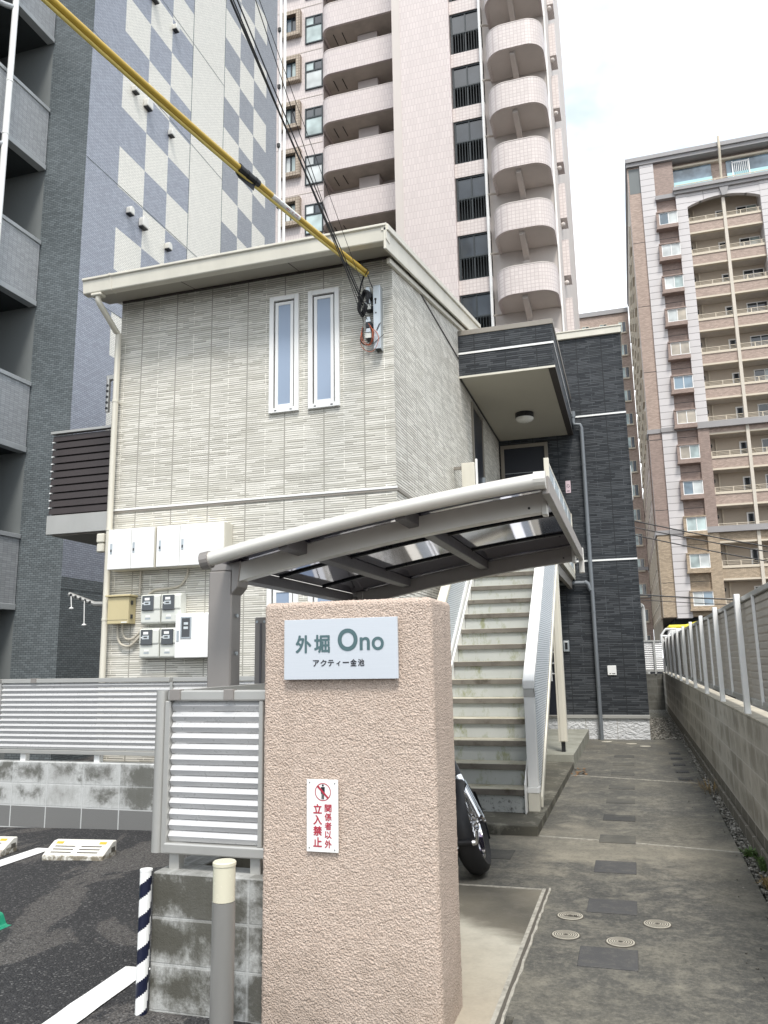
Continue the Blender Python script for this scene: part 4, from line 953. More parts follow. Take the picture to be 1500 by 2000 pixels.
conduit([(-5.35, 7.46, 1.85), (-5.35, 7.46, 1.70), (-5.30, 7.46, 1.62), (-5.19, 7.46, 1.60), (-5.09, 7.46, 1.68), (-5.06, 7.48, 1.76)], 'outer, lower curved conduit under the yellow terminal box')
conduit([(-5.29, 7.455, 1.85), (-5.29, 7.455, 1.75), (-5.24, 7.455, 1.68), (-5.15, 7.455, 1.68), (-5.08, 7.455, 1.74), (-5.05, 7.475, 1.80)], 'inner, upper curved conduit under the yellow terminal box')

# ---- service bracket and cables
cb = thing('cable_bracket', 'galvanised cable bracket with clamps and wire loops at the right upper house corner', 'cable bracket', (-2.31, 7.45, 4.6))
MB().box(-2.345, -2.268, 7.40, 7.412, 4.60, 5.31).box(-2.345, -2.333, 7.412, 7.498, 4.60, 5.31).box(-2.280, -2.268, 7.412, 7.498, 4.60, 5.31).build('channel', 'galv', cb, bevel=.003)
MB().box(-2.325, -2.311, 7.3975, 7.3995, 5.10, 5.16).box(-2.330, -2.306, 7.3975, 7.3995, 5.145, 5.165).build('slot', 'black_plastic', cb); MB().tube([(-2.315, 7.3995, 5.0), (-2.315, 7.396, 5.0)], .008, 10).build('bolt', 'black_plastic', cb)
for i, z in enumerate((5.22, 5.085, 4.88, 4.765)):
    k = MB().box(-2.432, -2.372, 7.40, 7.48, z - .045, z + .03).build('clamp', 'black_plastic', cb, bevel=.004); MB().prism([(-2.43, z + .031), (-2.374, z + .031), (-2.385, z + .085), (-2.42, z + .085)], 'y', 7.40, 7.46).build('insulator', 'galv', k)
    MB().box(-2.372, -2.346, 7.43, 7.45, z - .02, z + .01).build('arm', 'black_plastic', k)
    if i in (1, 3): MB().box(-2.434, -2.368, 7.394, 7.3995, z - .035, z + .02).build('face_label', 'offwhite', k)
def loop(cx, cz, rx, rz_, y, r, a0=0, a1=360, tilt=0, n=26, jit=.004):
    o = []
    for i in range(n + 1):
        t = R(a0 + (a1 - a0) * i / n); x, z = rx * math.cos(t), rz_ * math.sin(t); ct, st_ = math.cos(R(tilt)), math.sin(R(tilt))
        o.append((cx + x * ct - z * st_, y + .012 * math.sin(3 * t) + random.uniform(-jit, jit) * .5, cz + x * st_ + z * ct))
    return o
lp = MB()
for i in range(3): lp.tube(loop(-2.45 + .006 * i, 5.13 - .004 * i, .040, .125 + .008 * i, 7.37 + .018 * i, .0095, 0, 350, -14), .0095, 7)
lp.tube([(-2.40, 7.3, 5.40), (-2.46, 7.36, 5.33), (-2.505, 7.40, 5.20), (-2.50, 7.42, 5.13), (-2.46, 7.42, 5.12)], .009, 7)
lp.build('black_cable_loop', 'black', cb, smooth=True)
lp = MB()
for a in (dict(cx=-2.40, cz=4.74, rx=.075, rz_=.105, y=7.36, r=.004), dict(cx=-2.385, cz=4.70, rx=.10, rz_=.13, y=7.38, r=.004), dict(cx=-2.40, cz=4.76, rx=.06, rz_=.12, y=7.35, r=.004)):
    lp.tube(loop(a['cx'], a['cz'], a['rx'], a['rz_'], a['y'], .004, 130, 420, 8),   .0032, 6)
lp.build('orange_wire_loop', 'orange_wire', cb, smooth=True)
lp = MB().tube(loop(-2.41, 4.72, .07, .075, 7.37, .006, 150, 380, 0), .0065, 7).tube([(-2.47, 7.42, 4.86), (-2.475, 7.42, 4.80), (-2.47, 7.41, 4.72)], .012, 8)
lp.tube([(-2.31, 7.395, 4.80), (-2.28, 7.39, 4.86), (-2.26, 7.40, 4.88)], .004, 6).tube([(-2.42, 7.42, 4.70), (-2.34, 7.39, 4.66), (-2.27, 7.40, 4.72), (-2.24, 7.43, 4.76)], .003, 6)
lp.build('black_wire_loop', 'black', cb, smooth=True)

def catenary(a, b, sag, n=40, t0=0, t1=1):
    a, b = Vector(a), Vector(b); o = []
    for i in range(n + 1):
        t = t0 + (t1 - t0) * i / n; p = a.lerp(b, t); p.z -= sag * 4 * t * (1 - t); o.append(p)
    return o
# yellow insulating sleeve on the service cable
YA, YB = Vector((-3.104, 3.40, 5.411)), Vector((-2.375, 7.30, 5.415))
d = (YB - YA); YA2 = YA - d * .75 + Vector((0, 0, .25))
def ycur(t):
    p = YA2.lerp(YB, t); p.z -= .30 * 4 * t * (1 - t) * .5
    return p
ys = thing('cable_sleeve', 'yellow insulating sleeve over the cable running to the house corner', 'cable cover', tuple(YB))
pts = [ycur(i / 40) for i in range(41)]
MB().tube(pts, .0255, 14).build('sleeve', 'yellow_cover', ys, smooth=True)
MB().tube([p + Vector((-.014, .010, -.031)) for p in pts], .0135, 10).build('lip', 'yellow_light', ys, smooth=True)
ti = .69
def along(t, off=Vector((0, 0, 0))): return ycur(t) + off
tp = MB()
for i in range(5): tp.tube([along(ti + .0075 * i), along(ti + .0075 * i + .008)], [.036 - .003 * (i % 2), .032], 12)
q = along(ti); q2 = along(ti + .032)
tp.add([q + Vector((-.02, 0, -.03)), q2 + Vector((0, 0, -.035)), along(ti + .030) + Vector((.0, -.005, -.10)), along(ti + .004) + Vector((-.02, 0, -.075)), q + Vector((-.03, 0, -.04))], [(0, 1, 2, 3, 4)])
tp.build('black_tape', 'black', ys)
def sticker(t0, t1):
    m = MB(); a, b = along(t0), along(t1); ax = (b - a).normalized(); vdir = (Vector((0, 0, CAMZ)) - a).normalized(); sd_ = ax.cross(vdir).normalized(); up_ = sd_.cross(ax).normalized()
    rows = []
    for i in range(9):
        th = R(-62 + 124 * i / 8); rows.append((sd_ * math.sin(th) + up_ * math.cos(th) * -1 * (-1)) * .0268)
    m.add([a + r for r in rows] + [b + r for r in rows], [(i, i + 1, i + 10, i + 9) for i in range(8)])
    m.build('sticker', 'white_plastic', ys)
    k = MB()
    def mark(u0, u1, s0, s1):
        r0 = (sd_ * math.sin(s0) + up_ * math.cos(s0)) * .0274; r1 = (sd_ * math.sin(s1) + up_ * math.cos(s1)) * .0274
        k.add([a.lerp(b, u0) + r0, a.lerp(b, u1) + r0, a.lerp(b, u1) + r1, a.lerp(b, u0) + r1], [(0, 1, 2, 3)])
    for u in (.08, .14, .20): mark(u, u + .03, -.5, .4)
    mark(.08, .23, -.52, -.44); mark(.08, .23, .34, .42); mark(.32, .36, -.5, .4); mark(.48, .62, -.1, .1); mark(.53, .57, -.45, .4); mark(.70, .73, -.4, .1); mark(.80, .92, -.4, -.2); mark(.88, .92, -.4, .4)
    k.build('sticker_marks', 'red_ink', ys)
sticker(.755, .815)
MB().tube(loop(ycur(.99).x, ycur(.99).z, .036, .036, 7.26, .004), .005, 6).tube([ycur(1.0), (-2.36, 7.36, 5.33), (-2.35, 7.40, 5.29)], .006, 6).build('tie_wire', 'iron', ys)
def wire(a, b, sag, r, label, grp, mat='black', ext=.6):
    a, b = Vector(a), Vector(b); a2 = a - (b - a) * ext
    return tag(MB().tube(catenary(a2, b, sag, 30), r, 6).build('overhead_cable', mat, smooth=True), label, 'cable', grp)
g_ = 'black overhead cables to the house corner'
wire((-2.14, 3.9, 5.56), (-2.46, 7.36, 5.14), .03, .008, 'thickest black overhead cable, left of the bundle dropping to the house corner', g_)
wire((-2.12, 3.9, 5.565), (-2.40, 7.36, 4.92), .05, .0045, 'black overhead cable, middle of the bundle, crossing the gutter', g_)
wire((-2.10, 3.9, 5.57), (-2.42, 7.36, 5.08), .04, .005, 'black overhead cable, right edge of the thick bundle', g_)
wire((-1.985, 3.9, 5.58), (-2.44, 7.36, 4.90), .05, .0032, 'thin black drop wire, left one of the thin pair', g_)
wire((-1.965, 3.9, 5.585), (-2.36, 7.36, 5.05), .04, .0025, 'thin black drop wire, right one of the thin pair', g_)

# ================================================================== STAIRCASE
ST = thing('staircase', 'outdoor stair with dirty beige treads and white ribbed balustrades up to the landing', 'staircase', (-1.37, 7.3, .077))
T0, TR, TY, TG = .276, .184, 7.25, .2287
for k in range(14):
    z = T0 + TR * k; y = TY + TG * k
    o = MB().box(-1.868, -.977, y + .012, y + .29, z - .042, z).build('tread', 'tread', ST, bevel=.003)
    MB().box(-1.868, -.977, y, y + .0118, z - .052, z - .003).build('nosing', 'tread_nose', o, bevel=.002)
    zb = (z - TR) if k else .078
    MB().box(-1.866, -.979, y + .026, y + .036, zb + .001, z - .053).build('riser', 'riser', ST)
YL = TY + TG * 14; ZL = T0 + TR * 14
def zs(y): return T0 + TR * (y - TY) / TG
MB().prism([(7.22, .078), (7.36, .078), (YL, zs(YL) - .30), (YL, zs(YL) - .02), (7.22, .32)], 'x', -1.888, -1.870).build('stringer', 'white_paint', ST)
MB().prism([(7.22, .078), (7.36, .078), (YL, zs(YL) - .30), (YL, zs(YL) + .02), (7.22, .32)], 'x', -.976, -.968).build('stringer', 'white_paint', ST)
SLP = TR / TG
def bal(xin, xout, y0, y1, zr0, lab):
    # panel, top rail, foot post
    pan = MB().prism([(y0 + .08, zs(y0 + .08) + .10), (y1, zs(y1) + .06), (y1, zs(y1) + .92), (y0 + .08, zr0 - .03 + SLP * .08)], 'x', xin, xout)
    return pan.build('panel', 'ribbed', ST)
# right balustrade
y0 = 7.34
MB().prism([(7.44, .20), (YL + .02, .20 + .8046 * (YL - 7.42)), (YL + .02, 1.17 + .8046 * (YL - 7.34)), (7.44, 1.17 + .8046 * .10)], 'x', -.880, -.868).build('panel', 'ribbed', ST)
MB().prism([(y0, 1.13), (y0, 1.205), (YL + .02, 1.205 + .8046 * (YL - y0)), (YL + .02, 1.13 + .8046 * (YL - y0))], 'x', -.966, -.862).build('handrail', 'white_paint', ST, bevel=.006)
MB().prism([(y0 + .002, 1.06), (y0 + .002, 1.13), (y0 + .06, 1.13 + .0466), (y0 + .06, 1.06)], 'x', -.960, -.868).build('handrail_end', 'alu', ST)
MB().box(-.960, -.868, 7.345, 7.437, .285, 1.128).build('foot_post', 'white_paint', ST, bevel=.004)
MB().box(-.968, -.860, 7.335, 7.447, .235, .284).build('foot_cap', 'white_paint', ST, bevel=.004)
MB().box(-.962, -.866, 7.340, 7.442, .078, .234).build('foot_block', 'cream_paint', ST, bevel=.004)
MB().prism([(7.45, .10), (YL, .10 + .8046 * (YL - 7.42) - .0), (YL, .19 + .8046 * (YL - 7.42)), (7.45, .19)], 'x', -.866, -.846).build('lower_rail', 'cream_paint', ST, bevel=.003)
# left balustrade
MB().prism([(7.44, .32), (YL + .02, .32 + .8046 * (YL - 7.42)), (YL + .02, 1.17 + .8046 * (YL - 7.34)), (7.44, 1.17 + .8046 * .10)], 'x', -1.930, -1.918).build('panel', 'ribbed', ST)
MB().prism([(y0, 1.13), (y0, 1.205), (YL + .02, 1.205 + .8046 * (YL - y0)), (YL + .02, 1.13 + .8046 * (YL - y0))], 'x', -1.985, -1.885).build('handrail', 'cream_paint', ST, bevel=.006)
MB().prism([(7.44, .20), (YL, .20 + .8046 * (YL - 7.42)), (YL, .52 + .8046 * (YL - 7.42)), (7.44, .52)], 'x', -1.917, -1.900).build('skirting', 'white_paint', ST, bevel=.003)
MB().box(-1.975, -1.89, 7.345, 7.437, .078, 1.128).build('foot_post', 'white_paint', ST, bevel=.004)
# landing
MB().box(-2.158, -.90, YL, 14.685, 2.80, ZL).build('landing_slab', 'cream_paint', ST, bevel=.004)
MB().box(-.899, -.880, YL - .01, 14.68, 2.785, 2.90).build('landing_fascia', 'cream_paint', ST, bevel=.003)
MB().box(-2.15, -.92, YL + .1, 14.6, 2.77, 2.798).build('landing_underside', 'taupe', ST)
for x in (-2.10, -1.0): MB().box(x, x + .06, YL, 14.6, 2.62, 2.769).build('landing_beam', 'taupe', ST)
gl_ = MB().box(-.94, -.875, 10.36, 10.43, 2.90, 4.02).box(-.94, -.875, 14.60, 14.66, 2.90, 4.0).box(-.93, -.885, 10.43, 14.60, 3.945, 3.995).box(-.93, -.885, 10.43, 14.60, 2.91, 2.96).build('landing_balustrade', 'cream_paint', ST, bevel=.004)
for i in range(5):
    a = 10.44 + i * .832; MB().box(-.900, -.888, a, a + .80, 2.962, 3.943).build('frosted_panel', 'frost_panel', gl_); MB().box(-.91, -.884, a + .801, a + .828, 2.962, 3.943).build('divider', 'white_paint', gl_) if i < 4 else None
gd = MB().box(-2.05, -1.87, 10.36, 10.44, 2.87, 4.05).build('landing_guard', 'cream_paint', ST, bevel=.005)
MB().box(-2.158, -2.05, 10.38, 10.42, 3.97, 4.01).build('wall_bracket', 'taupe', gd); MB().box(-1.86, -1.835, 10.38, 10.42, 2.87, 4.10).build('rail_end_post', 'white_paint', gd)
pc = MB().box(-1.018, -.90, 11.115, 11.23, .30, 2.77).build('column', 'cream_paint', ST, bevel=.004)
MB().box(-.9895, -.9285, 11.104, 11.1145, .31, 2.76).build('column_rib', 'cream_paint', pc, bevel=.003)
MB().box(-.985, -.935, 11.13, 11.20, .17, .299).build('column_foot', 'black_plastic', pc)

# ================================================================== CYCLE PORT
CP = thing('cycle_port', 'curved warm-grey cycle port with smoked panels reaching over the stair foot', 'cycle port', (-2.3, 4.25, 0))
# arc through measured heights of the arm tops
def arcz(x):
    u = x + .40
    return 2.275 + .0997 * u - .034 * u * u
xs_ = [-2.226 + i * (1.836 / 24) for i in range(25)]
def arm(yc, mat, nm='arm'):
    m = MB(); vs = []; h = .112; t = .036
    for x in xs_:
        z = arcz(x)
        vs += [(x, yc - t, z), (x, yc + t, z), (x, yc + t, z - h), (x, yc - t, z - h)]
    fs = [(0, 1, 2, 3)]
    for i in range(24):
        for k in range(4): fs.append((4 * i + k, 4 * i + (k + 1) % 4, 4 * i + 4 + (k + 1) % 4, 4 * i + 4 + k))
    fs.append((96, 97, 98, 99))
    o = m.add(vs, fs).build(nm, mat, CP, bevel=.004)
    MB().box(-.405, -.375, yc - t - .004, yc + t + .004, arcz(-.4) - .125, arcz(-.4) + .012).build('arm_end_cap', 'alu_port_light', CP, bevel=.003)
    MB().tube([(-.47, yc - t - .001, 2.19), (-.47, yc - t - .005, 2.19)], .007, 10).build('bolt', 'iron', CP)
    return o
arm(4.226, 'alu_port_light'); arm(6.486, 'alu_port')
for yc in (4.27, 6.53):
    p = MB().box(-2.385, -2.232, yc - .08, yc + .045, -.1, 1.945).build('post', 'alu_port', CP, bevel=.008)
    MB().box(-2.375, -2.20, yc - .075, yc + .04, 1.946, 2.02).build('post_head', 'alu_port', p, bevel=.004)
    MB().prism([(-2.231, 1.80), (-2.19, 1.845), (-2.17, 2.0), (-2.231, 1.99)], 'y', yc - .088, yc + .043).build('arm_bracket', 'alu_port', p, bevel=.004)
    for z in (1.46, 1.68): MB().tube([(-2.2315, yc - .02, z), (-2.22, yc - .02, z)], .012, 10).build('bolt', 'galv', p)
# end frames: rounded profile following the arc
for yc, mt_ in ((3.89, 'alu_port_light'), (6.83, 'alu_port')):
    pts = [(x, yc, arcz(x) - .008 + (.0 if x > -2 else 0)) for x in [-2.22 + i * (1.86 / 24) for i in range(25)]]
    MB().tube(pts, .041, 16).build('end_frame', mt_, CP, smooth=True)
    MB().tube([(pts[0][0] - .035, yc, pts[0][2] - .007), (pts[0][0] + .015, yc, pts[0][2] + .001)], .050, 16).build('end_cap', 'alu_port', CP)
    MB().tube([(pts[-1][0] - .045, yc, pts[-1][2]), (pts[-1][0] + .012, yc, pts[-1][2])], .0455, 16).build('end_cap', 'alu_port_light', CP)
# panels
pm = MB(); n = 24; vs = []; fs = []
xx = [-2.27 + i * (1.90 / n) for i in range(n + 1)]
for x in xx: vs += [(x, 3.90, arcz(x) + .012), (x, 6.82, arcz(x) + .012), (x, 6.82, arcz(x) + .016), (x, 3.90, arcz(x) + .016)]
for i in range(n):
    for k in (0, 2): fs.append((4 * i + k, 4 * i + k + 1, 4 * i + 5 + k, 4 * i + 4 + k))
pm.add(vs, fs).build('roof_panel', 'poly', CP, smooth=True)
for x in (-2.30, -1.78, -1.11):
    dz = (arcz(x + .02) - arcz(x - .02)) / .04
    MB().prism([(x - .03, arcz(x - .03) - .06), (x + .03, arcz(x + .03) - .06), (x + .03, arcz(x + .03) + .010), (x - .03, arcz(x - .03) + .010)], 'y', 4.34 if x < -2 else 3.92, 6.80).build('purlin', 'dark_port', CP, bevel=.003)
for y in (4.95, 5.75):
    m = MB().tube([(x, y, arcz(x) + .006) for x in xx], .010, 6); m.build('panel_joint', 'black_plastic', CP)
MB().prism([(-.372, 2.205), (-.335, 2.205), (-.335, 2.30), (-.372, 2.295)], 'y', 3.92, 6.82).build('gutter', 'alu_port', CP, bevel=.004)
MB().box(-.372, -.330, 6.78, 6.84, 2.10, 2.31).build('gutter_end', 'alu_port_light', CP, bevel=.003)
MB().box(-2.37, -2.28, 4.34, 6.85, 1.925, 1.985).build('rear_beam', 'alu_port_light', CP, bevel=.004)
sp = thing('steel_post', 'short flat-topped grey post with two bolts behind the peach pillar', 'post', (-2.20, 4.6, 0))
MB().box(-2.281, -2.195, 4.6, 4.66, -.05, 1.688).build('shaft', 'alu_port', sp, bevel=.004); MB().box(-2.245, -2.231, 4.596, 4.5995, .2, 1.65).build('groove', 'dark_port', sp)
for x in (-2.264, -2.212): MB().tube([(x, 4.5995, 1.66), (x, 4.594, 1.66)], .008, 10).build('bolt', 'galv', sp)

# ================================================================== MOTORCYCLE (mostly behind the pillar)
MC = thing('motorcycle', 'black and chrome motorcycle parked behind the peach pillar, front wheel showing', 'motorcycle', (-1.45, 5.95, 0))
hd = Vector((.60, -.80, 0)); nrm = Vector((.955, .06, .29)).normalized()     # bike heading, steered and leaning front-wheel axle
Cw = Vector((-1.135, 5.50, .305))
def wheel(C, n, Rw, wd, nm):
    fwd = n.cross(Vector((0, 0, 1))).normalized(); up = fwd.cross(n).normalized()
    if up.z < 0: up = -up
    def ring(mb, prof, seg=48, close=True):
        vs = []; fs = []; m = len(prof)
        for i in range(seg):
            t = 2 * math.pi * i / seg; rd = fwd * math.cos(t) + up * math.sin(t)
            for r, a in prof: vs.append(C + rd * r + n * a)
        for i in range(seg):
            for k in range(m if close else m - 1):
                fs.append((i * m + k, i * m + (k + 1) % m, ((i + 1) % seg) * m + (k + 1) % m, ((i + 1) % seg) * m + k))
        return mb.add(vs, fs)
    h = wd / 2
    T = ring(MB(), [(Rw - .085, -h * .72), (Rw - .045, -h), (Rw - .012, -h * .72), (Rw, -h * .25), (Rw, h * .25), (Rw - .012, h * .72), (Rw - .045, h), (Rw - .085, h * .72), (Rw - .095, 0)])
    o = T.build(nm, 'black', MC, smooth=True)
    ring(MB(), [(Rw - .080, -h * .70), (Rw - .080, h * .70), (Rw - .098, h * .66), (Rw - .112, h * .2), (Rw - .112, -h * .2), (Rw - .098, -h * .66)]).build('rim', 'chrome', o, smooth=True)
    hb = MB(); hb.tube([C - n * .07, C + n * .07], .035, 16); ring(hb, [(.06, -.05), (.06, -.03), (.03, -.03), (.03, -.05)]); hb.build('hub', 'chrome', o, smooth=True)
    sp_ = MB()
    for i in range(24):
        t = 2 * math.pi * i / 24; t2 = t + (.35 if i % 2 else -.35); sg_ = .04 if i % 4 < 2 else -.04
        sp_.tube([C + (fwd * math.cos(t2) + up * math.sin(t2)) * .035 + n * sg_, C + (fwd * math.cos(t) + up * math.sin(t)) * (Rw - .1)], .0028, 5)
    sp_.build('spokes', 'chrome', o)
    return fwd, up
wheel(Cw, nrm, .305, .145, 'front_wheel')
Cr = Cw - hd * 1.22 + Vector((0, 0, .005)); nr = Vector((.80, .60, .16)).normalized()
wheel(Cr, nr, .30, .14, 'rear_wheel')
ft_ = Vector((-.50, .22, .84)).normalized()
for s_ in (1, -1):
    a = Cw + nrm * (.098 * s_) + Vector((0, 0, .0))
    MB().tube([a + ft_ * .005, a + ft_ * .34], .029, 16).build('fork_leg', 'chrome', MC, smooth=True)
    MB().tube([a + ft_ * .335, a + ft_ * .76], .034, 16).build('fork_cover', 'black_plastic', MC, smooth=True)
    MB().tube([a + ft_ * .03 + nrm * .02 * s_ + hd * .03, a + ft_ * .30 + nrm * .02 * s_ + hd * .03], .006, 8).build('brake_line', 'galv', MC, smooth=True)
    MB().tube([a - nrm * .035 * s_ + ft_ * .02, a + nrm * .03 * s_ + ft_ * .02], .030, 14).tube([a - nrm * .035 * s_ + ft_ * .07, a + nrm * .03 * s_ + ft_ * .07], .020, 12).build('axle_clamp', 'chrome', MC, bevel=.002)
MB().tube([Cw - nrm * .13, Cw + nrm * .13], .010, 10).build('axle', 'chrome', MC)
pgc = Cw + Vector((.04, -.30, -.05))
MB().tube([pgc - Vector((.06, 0, .0)), pgc + Vector((.055, 0, .012))], .021, 14).build('foot_peg', 'black', MC, smooth=True)
MB().tube([pgc + Vector((.052, 0, .0115)), pgc + Vector((.072, 0, .0145))], [.023, .018], 14).build('peg_end', 'chrome', MC, smooth=True)
MB().tube([pgc - Vector((.065, 0, -.01)), pgc - Vector((.065, -.02, .12)), pgc - Vector((.15, -.08, .13))], .018, 10).tube([pgc - Vector((.085, 0, -.05)), pgc - Vector((.05, 0, .03))], .022, 10).build('caliper', 'chrome', MC, smooth=True)
MB().tube([Cw + nrm * .05 + ft_ * .2 + Vector((0, -.06, 0)), Cw + Vector((-.03, -.16, .1)), pgc + Vector((-.06, 0, .02))], .005, 8).build('hose', 'galv', MC, smooth=True)
# mudguard over the front wheel
fw_, up_ = nrm.cross(Vector((0, 0, 1))).normalized(), None
fw_ = -fw_ if fw_.y > 0 else fw_; up_ = fw_.cross(nrm); up_ = up_ if up_.z > 0 else -up_
m = MB(); vs = []; fs = []
for i in range(17):
    t = R(150 + 60 * i / 16); rd = fw_ * math.cos(t) + up_ * math.sin(t)
    for r_, a_ in ((.325, -.075), (.338, -.04), (.342, 0), (.338, .04), (.325, .075), (.318, .073), (.33, 0), (.318, -.073)): vs.append(Cw + rd * r_ + nrm * a_)
for i in range(16):
    for k in range(8): fs.append((i * 8 + k, i * 8 + (k + 1) % 8, (i + 1) * 8 + (k + 1) % 8, (i + 1) * 8 + k))
m.add(vs, fs).build('mudguard', 'black_plastic', MC, smooth=True)
hdp = Cw + ft_ * .78
MB().tube([hdp - nrm * .34 - hd * .12 + Vector((0, 0, .04)), hdp - nrm * .12, hdp + nrm * .12, hdp + nrm * .22 - hd * .08 + Vector((0, 0, .02))], .013, 10).build('handlebar', 'chrome', MC, smooth=True)
MB().tube([hdp + nrm * .21 - hd * .07 + Vector((0, 0, .02)), hdp + nrm * .31 - hd * .12 + Vector((0, 0, .02))], .018, 12).build('grip', 'black', MC, smooth=True)
lv = MB().tube([(-1.36, 5.62, .925), (-1.29, 5.6, .945), (-1.222, 5.58, .968)], [.009, .008, .008], 8); lv.build('lever', 'chrome', MC, smooth=True)
MB().tube([(-1.34, 5.6, 1.0), (-1.255, 5.6, 1.03)], .010, 8).lathe((-1.252, 5.6, 1.03), [(.001, -.017), (.013, -.011), (.017, 0), (.013, .011), (.001, .017)], 12).build('mirror_stem', 'chrome', MC, smooth=True)
hl = hdp + hd * .10 + Vector((0, 0, -.08)); MB().tube([hl - hd * .07, hl + hd * .03, hl + hd * .06], [.05, .085, .085], 20).build('headlight', 'chrome', MC, smooth=True)
lw = Vector((-.05, 0, 0))
def rounded(c, ax, ln, wd, ht, mat, nm, taper=1.0):
    a, b = c - ax * ln / 2, c + ax * ln / 2; pts = [a.lerp(b, i / 10) for i in range(11)]
    rr = [max(.02, math.sin(math.pi * (.08 + .84 * i / 10)) ** .5) for i in range(11)]
    mb = MB(); sd_ = ax.cross(Vector((0, 0, 1))).normalized(); vs = []; fs = []
    for p, r_ in zip(pts, rr):
        for k in range(14):
            t = 2 * math.pi * k / 14; vs.append(p + sd_ * (math.cos(t) * wd / 2 * r_) + Vector((0, 0, math.sin(t) * ht / 2 * r_)))
    for i in range(10):
        for k in range(14): fs.append((i * 14 + k, i * 14 + (k + 1) % 14, (i + 1) * 14 + (k + 1) % 14, (i + 1) * 14 + k))
    fs += [tuple(range(13, -1, -1)), tuple(range(140, 154))]
    return mb.add(vs, fs).build(nm, mat, MC, smooth=True)
base = Cw - hd * .62 + Vector((-.14, .06, 0))
rounded(base + Vector((0, 0, .47)) + hd * .12, hd, .50, .24, .22, 'black_plastic', 'tank'); rounded(base + Vector((0, 0, .44)) - hd * .34, hd, .56, .24, .12, 'black', 'seat')
rounded(base + Vector((0, 0, .08)), hd, .42, .26, .34, 'galv', 'engine'); rounded(Cr + Vector((-.03, 0, .32)) , hd, .40, .16, .10, 'black_plastic', 'rear_mudguard')
MB().tube([base + Vector((0, 0, .36)) + hd * .36, base + Vector((0, 0, .30)), base + Vector((0, 0, .10)) - hd * .3, Cr], .02, 8).tube([base + Vector((0, 0, .36)) + hd * .36, base + Vector((0, 0, -.10)) + hd * .2, base + Vector((0, 0, -.10)) - hd * .2, Cr], .02, 8).build('frame', 'black_plastic', MC, smooth=True)
MB().tube([base + Vector((.10, .08, -.02)) + hd * .15, base + Vector((.13, .10, -.14)), Cr + Vector((.14, .08, -.05))], [.02, .025, .04], 12).build('exhaust', 'chrome', MC, smooth=True)

# ================================================================== GROUND COVERS
def cover(x, y, r, label, rings, grp):
    t = thing('inspection_cover', label, 'cover', (x, y, 0), grp)
    MB().cyl((x, y), r, -.02, .0045, 36).build('lid', 'cover_plate', t)
    MB().lathe((x, y, 0), [(r + .007, .001), (r + .007, .0030), (r + .001, .0030), (r + .001, .001)], 36).build('frame_ring', 'cover_gap', t)
    for i in range(rings):
        a = r * (.90 - .17 * i); m = MB(); N = 40
        m.add([(x + q * math.cos(2 * math.pi * k / N), y + q * math.sin(2 * math.pi * k / N), .0052) for k in range(N) for q in (a, a - .0055)], [(2 * k, 2 * k + 1, (2 * k + 3) % (2 * N), (2 * k + 2) % (2 * N)) for k in range(N)])
        m.build('groove_ring', 'cover_gap', t)
    if rings: MB().cyl((x, y), .008, .0045, .0056, 12).build('key_hole', 'cover_gap', t)
    return t
g_ = 'round ringed covers in the path'
cover(-.427, 4.775, .068, 'round ringed cover with a worn blotch, farthest left of the four in the path', 5, g_)
cover(-.427, 4.458, .068, 'round ringed cover on the near left, just below the worn one', 5, g_)
cover(-.156, 4.418, .068, 'round ringed cover touching the far edge of the nearest dark slab', 5, g_)
cover(.027, 4.745, .068, 'round ringed cover on the right, nearest the boundary wall', 5, g_)
m = MB()
for i in range(7):
    a = random.uniform(0, 6.28); m.add([(-.427 + .012 * i - .03 + .012 * math.cos(t) * random.uniform(.5, 1.5), 4.765 + .010 * math.sin(t) * random.uniform(.5, 1.4) + random.uniform(-.012, .012), .0060) for t in [6.28 * k / 8 for k in range(8)]], [tuple(range(8))])
m.build('worn_blotch', 'cover_gap', [o for o in bpy.data.objects if o.name == 'inspection_cover'][0])
for x, y, lb in ((-.51, 14.25, 'pale round lid at the foot of the charcoal wall, beside the grey downpipe'), (-.11, 13.97, 'pale round lid before the white rock-face base, middle of the three'), (.10, 13.62, 'pale round lid before the white rock-face base, nearest the gravel')):
    cover(x, y, .085, lb, 0, 'plain round lids near the charcoal wall')
def grate(y, label):
    t = thing('drain_grate', label, 'grate', (.49, y, 0), 'small drain grates along the path')
    MB().box(.41, .57, y - .10, y + .10, -.02, .004).build('frame', 'iron', t)
    s_ = MB()
    for i in range(7): s_.box(.42 + i * .0205, .433 + i * .0205, y - .09, y + .09, .0045, .010)
    s_.build('bars', 'paver', t); return t
for y, lb in ((12.68, 'small drain grate farthest along the path, near the gravel'), (12.07, 'second farthest small drain grate in the row along the path'), (11.40, 'middle small drain grate of the row of five'), (10.72, 'second nearest small drain grate in the row along the path'), (10.12, 'nearest small drain grate, beside the far pale path joint')): grate(y, lb)
